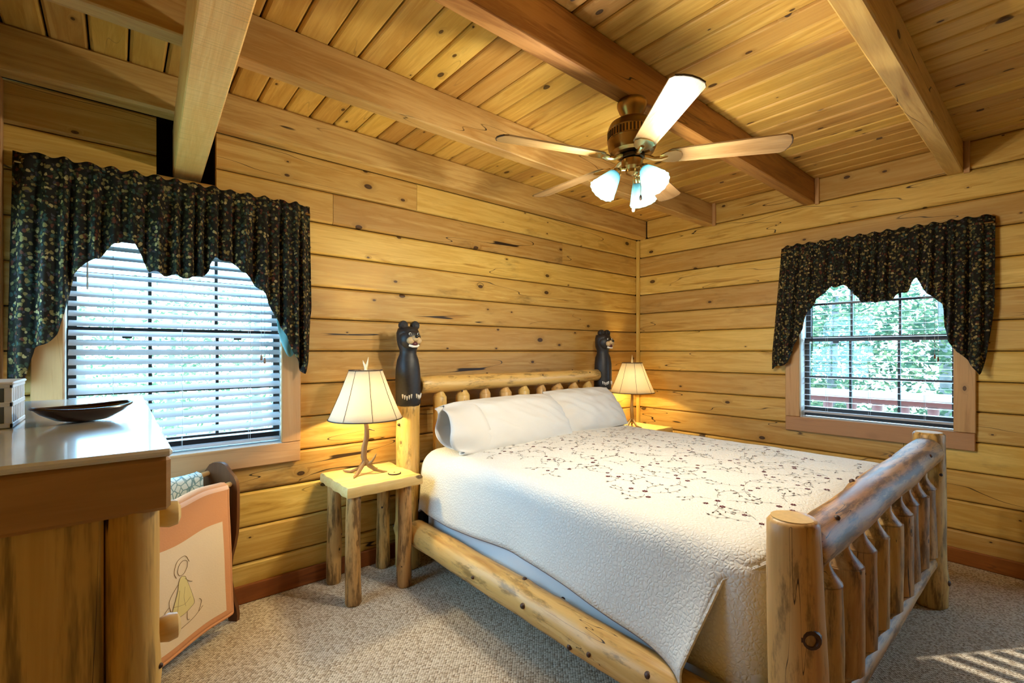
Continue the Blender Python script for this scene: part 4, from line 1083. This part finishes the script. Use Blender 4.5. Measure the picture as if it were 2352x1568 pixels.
ob('edging', MB().grid(lambda u, v: on_front(u, .995 + .035 * v, .009), 20, 3), 'peach_light', pq, mtx=RM)
# stitched outline of a small dressed figure
def smooth_line(pts, k=6):
    P_ = [pts[0]] + list(pts) + [pts[-1]]; out = []
    for i in range(1, len(P_) - 2):
        for j in range(k):
            t = j / k; out.append(tuple(.5 * (2 * P_[i][c] + (P_[i + 1][c] - P_[i - 1][c]) * t + (2 * P_[i - 1][c] - 5 * P_[i][c] + 4 * P_[i + 1][c] - P_[i + 2][c]) * t * t + (3 * P_[i][c] - P_[i - 1][c] - 3 * P_[i + 1][c] + P_[i + 2][c]) * t ** 3) for c in (0, 1)))
    return out + [pts[-1]]
fg = MB(); dressp = smooth_line([(.455, .50), (.43, .44), (.40, .36), (.375, .27), (.42, .25), (.48, .24), (.55, .255), (.585, .275), (.55, .37), (.525, .44), (.515, .50), (.49, .52), (.455, .50)], 4)
ob('stitched_dress', MB().add([on_front(a, b, .0105) for a, b in dressp[:-1]], [tuple(range(len(dressp) - 1))]), 'yellowthread', pq, smooth=False, mtx=RM)
def stroke(pts, r=.0011): fg.tube([on_front(a, b, .0105) for a, b in smooth_line(pts)], r, 5)
stroke(dressp[::3] + [dressp[0]])
stroke([(.44, .56), (.44, .60), (.475, .625), (.515, .61), (.53, .57), (.51, .535), (.47, .53), (.44, .56)]); stroke([(.42, .59), (.46, .65), (.53, .645), (.56, .58), (.54, .53)])
stroke([(.46, .49), (.42, .45), (.39, .43)]); stroke([(.52, .48), (.57, .44), (.60, .40), (.60, .36)]); stroke([(.60, .36), (.64, .33), (.63, .28), (.58, .29), (.60, .36)])
stroke([(.44, .245), (.44, .19), (.42, .175)]); stroke([(.51, .245), (.52, .19), (.505, .175)]); stroke([(.41, .33), (.46, .31), (.52, .325), (.56, .34)])
stroke([(.46, .43), (.47, .36), (.455, .29)]); stroke([(.51, .43), (.52, .36), (.53, .29)])
stroke([(.30, .20), (.38, .165), (.50, .155), (.62, .17), (.68, .20)]); stroke([(.65, .18), (.68, .24), (.66, .28)]); stroke([(.34, .18), (.31, .24), (.33, .27)])
ob('stitched_outline', fg, 'brownthread', pq, mtx=RM)
fn2, T2, L2 = drape(.085, .70, -.055, .790, .40, .35, .008, 9)
bq = thing('blue_quilt', 'pale blue and white print quilt hung over the rear rail', 'quilt', P0 + V((0, 0, .5)))
ob('fold', MB().grid(fn2, 36, 46), 'blue_quilt', bq, mtx=RM, ang=80, solid=.012)
ob('edging', MB().tube([fn2(0, i / 40) for i in range(41)], .008, 6), 'blue_quilt', bq, mtx=RM)
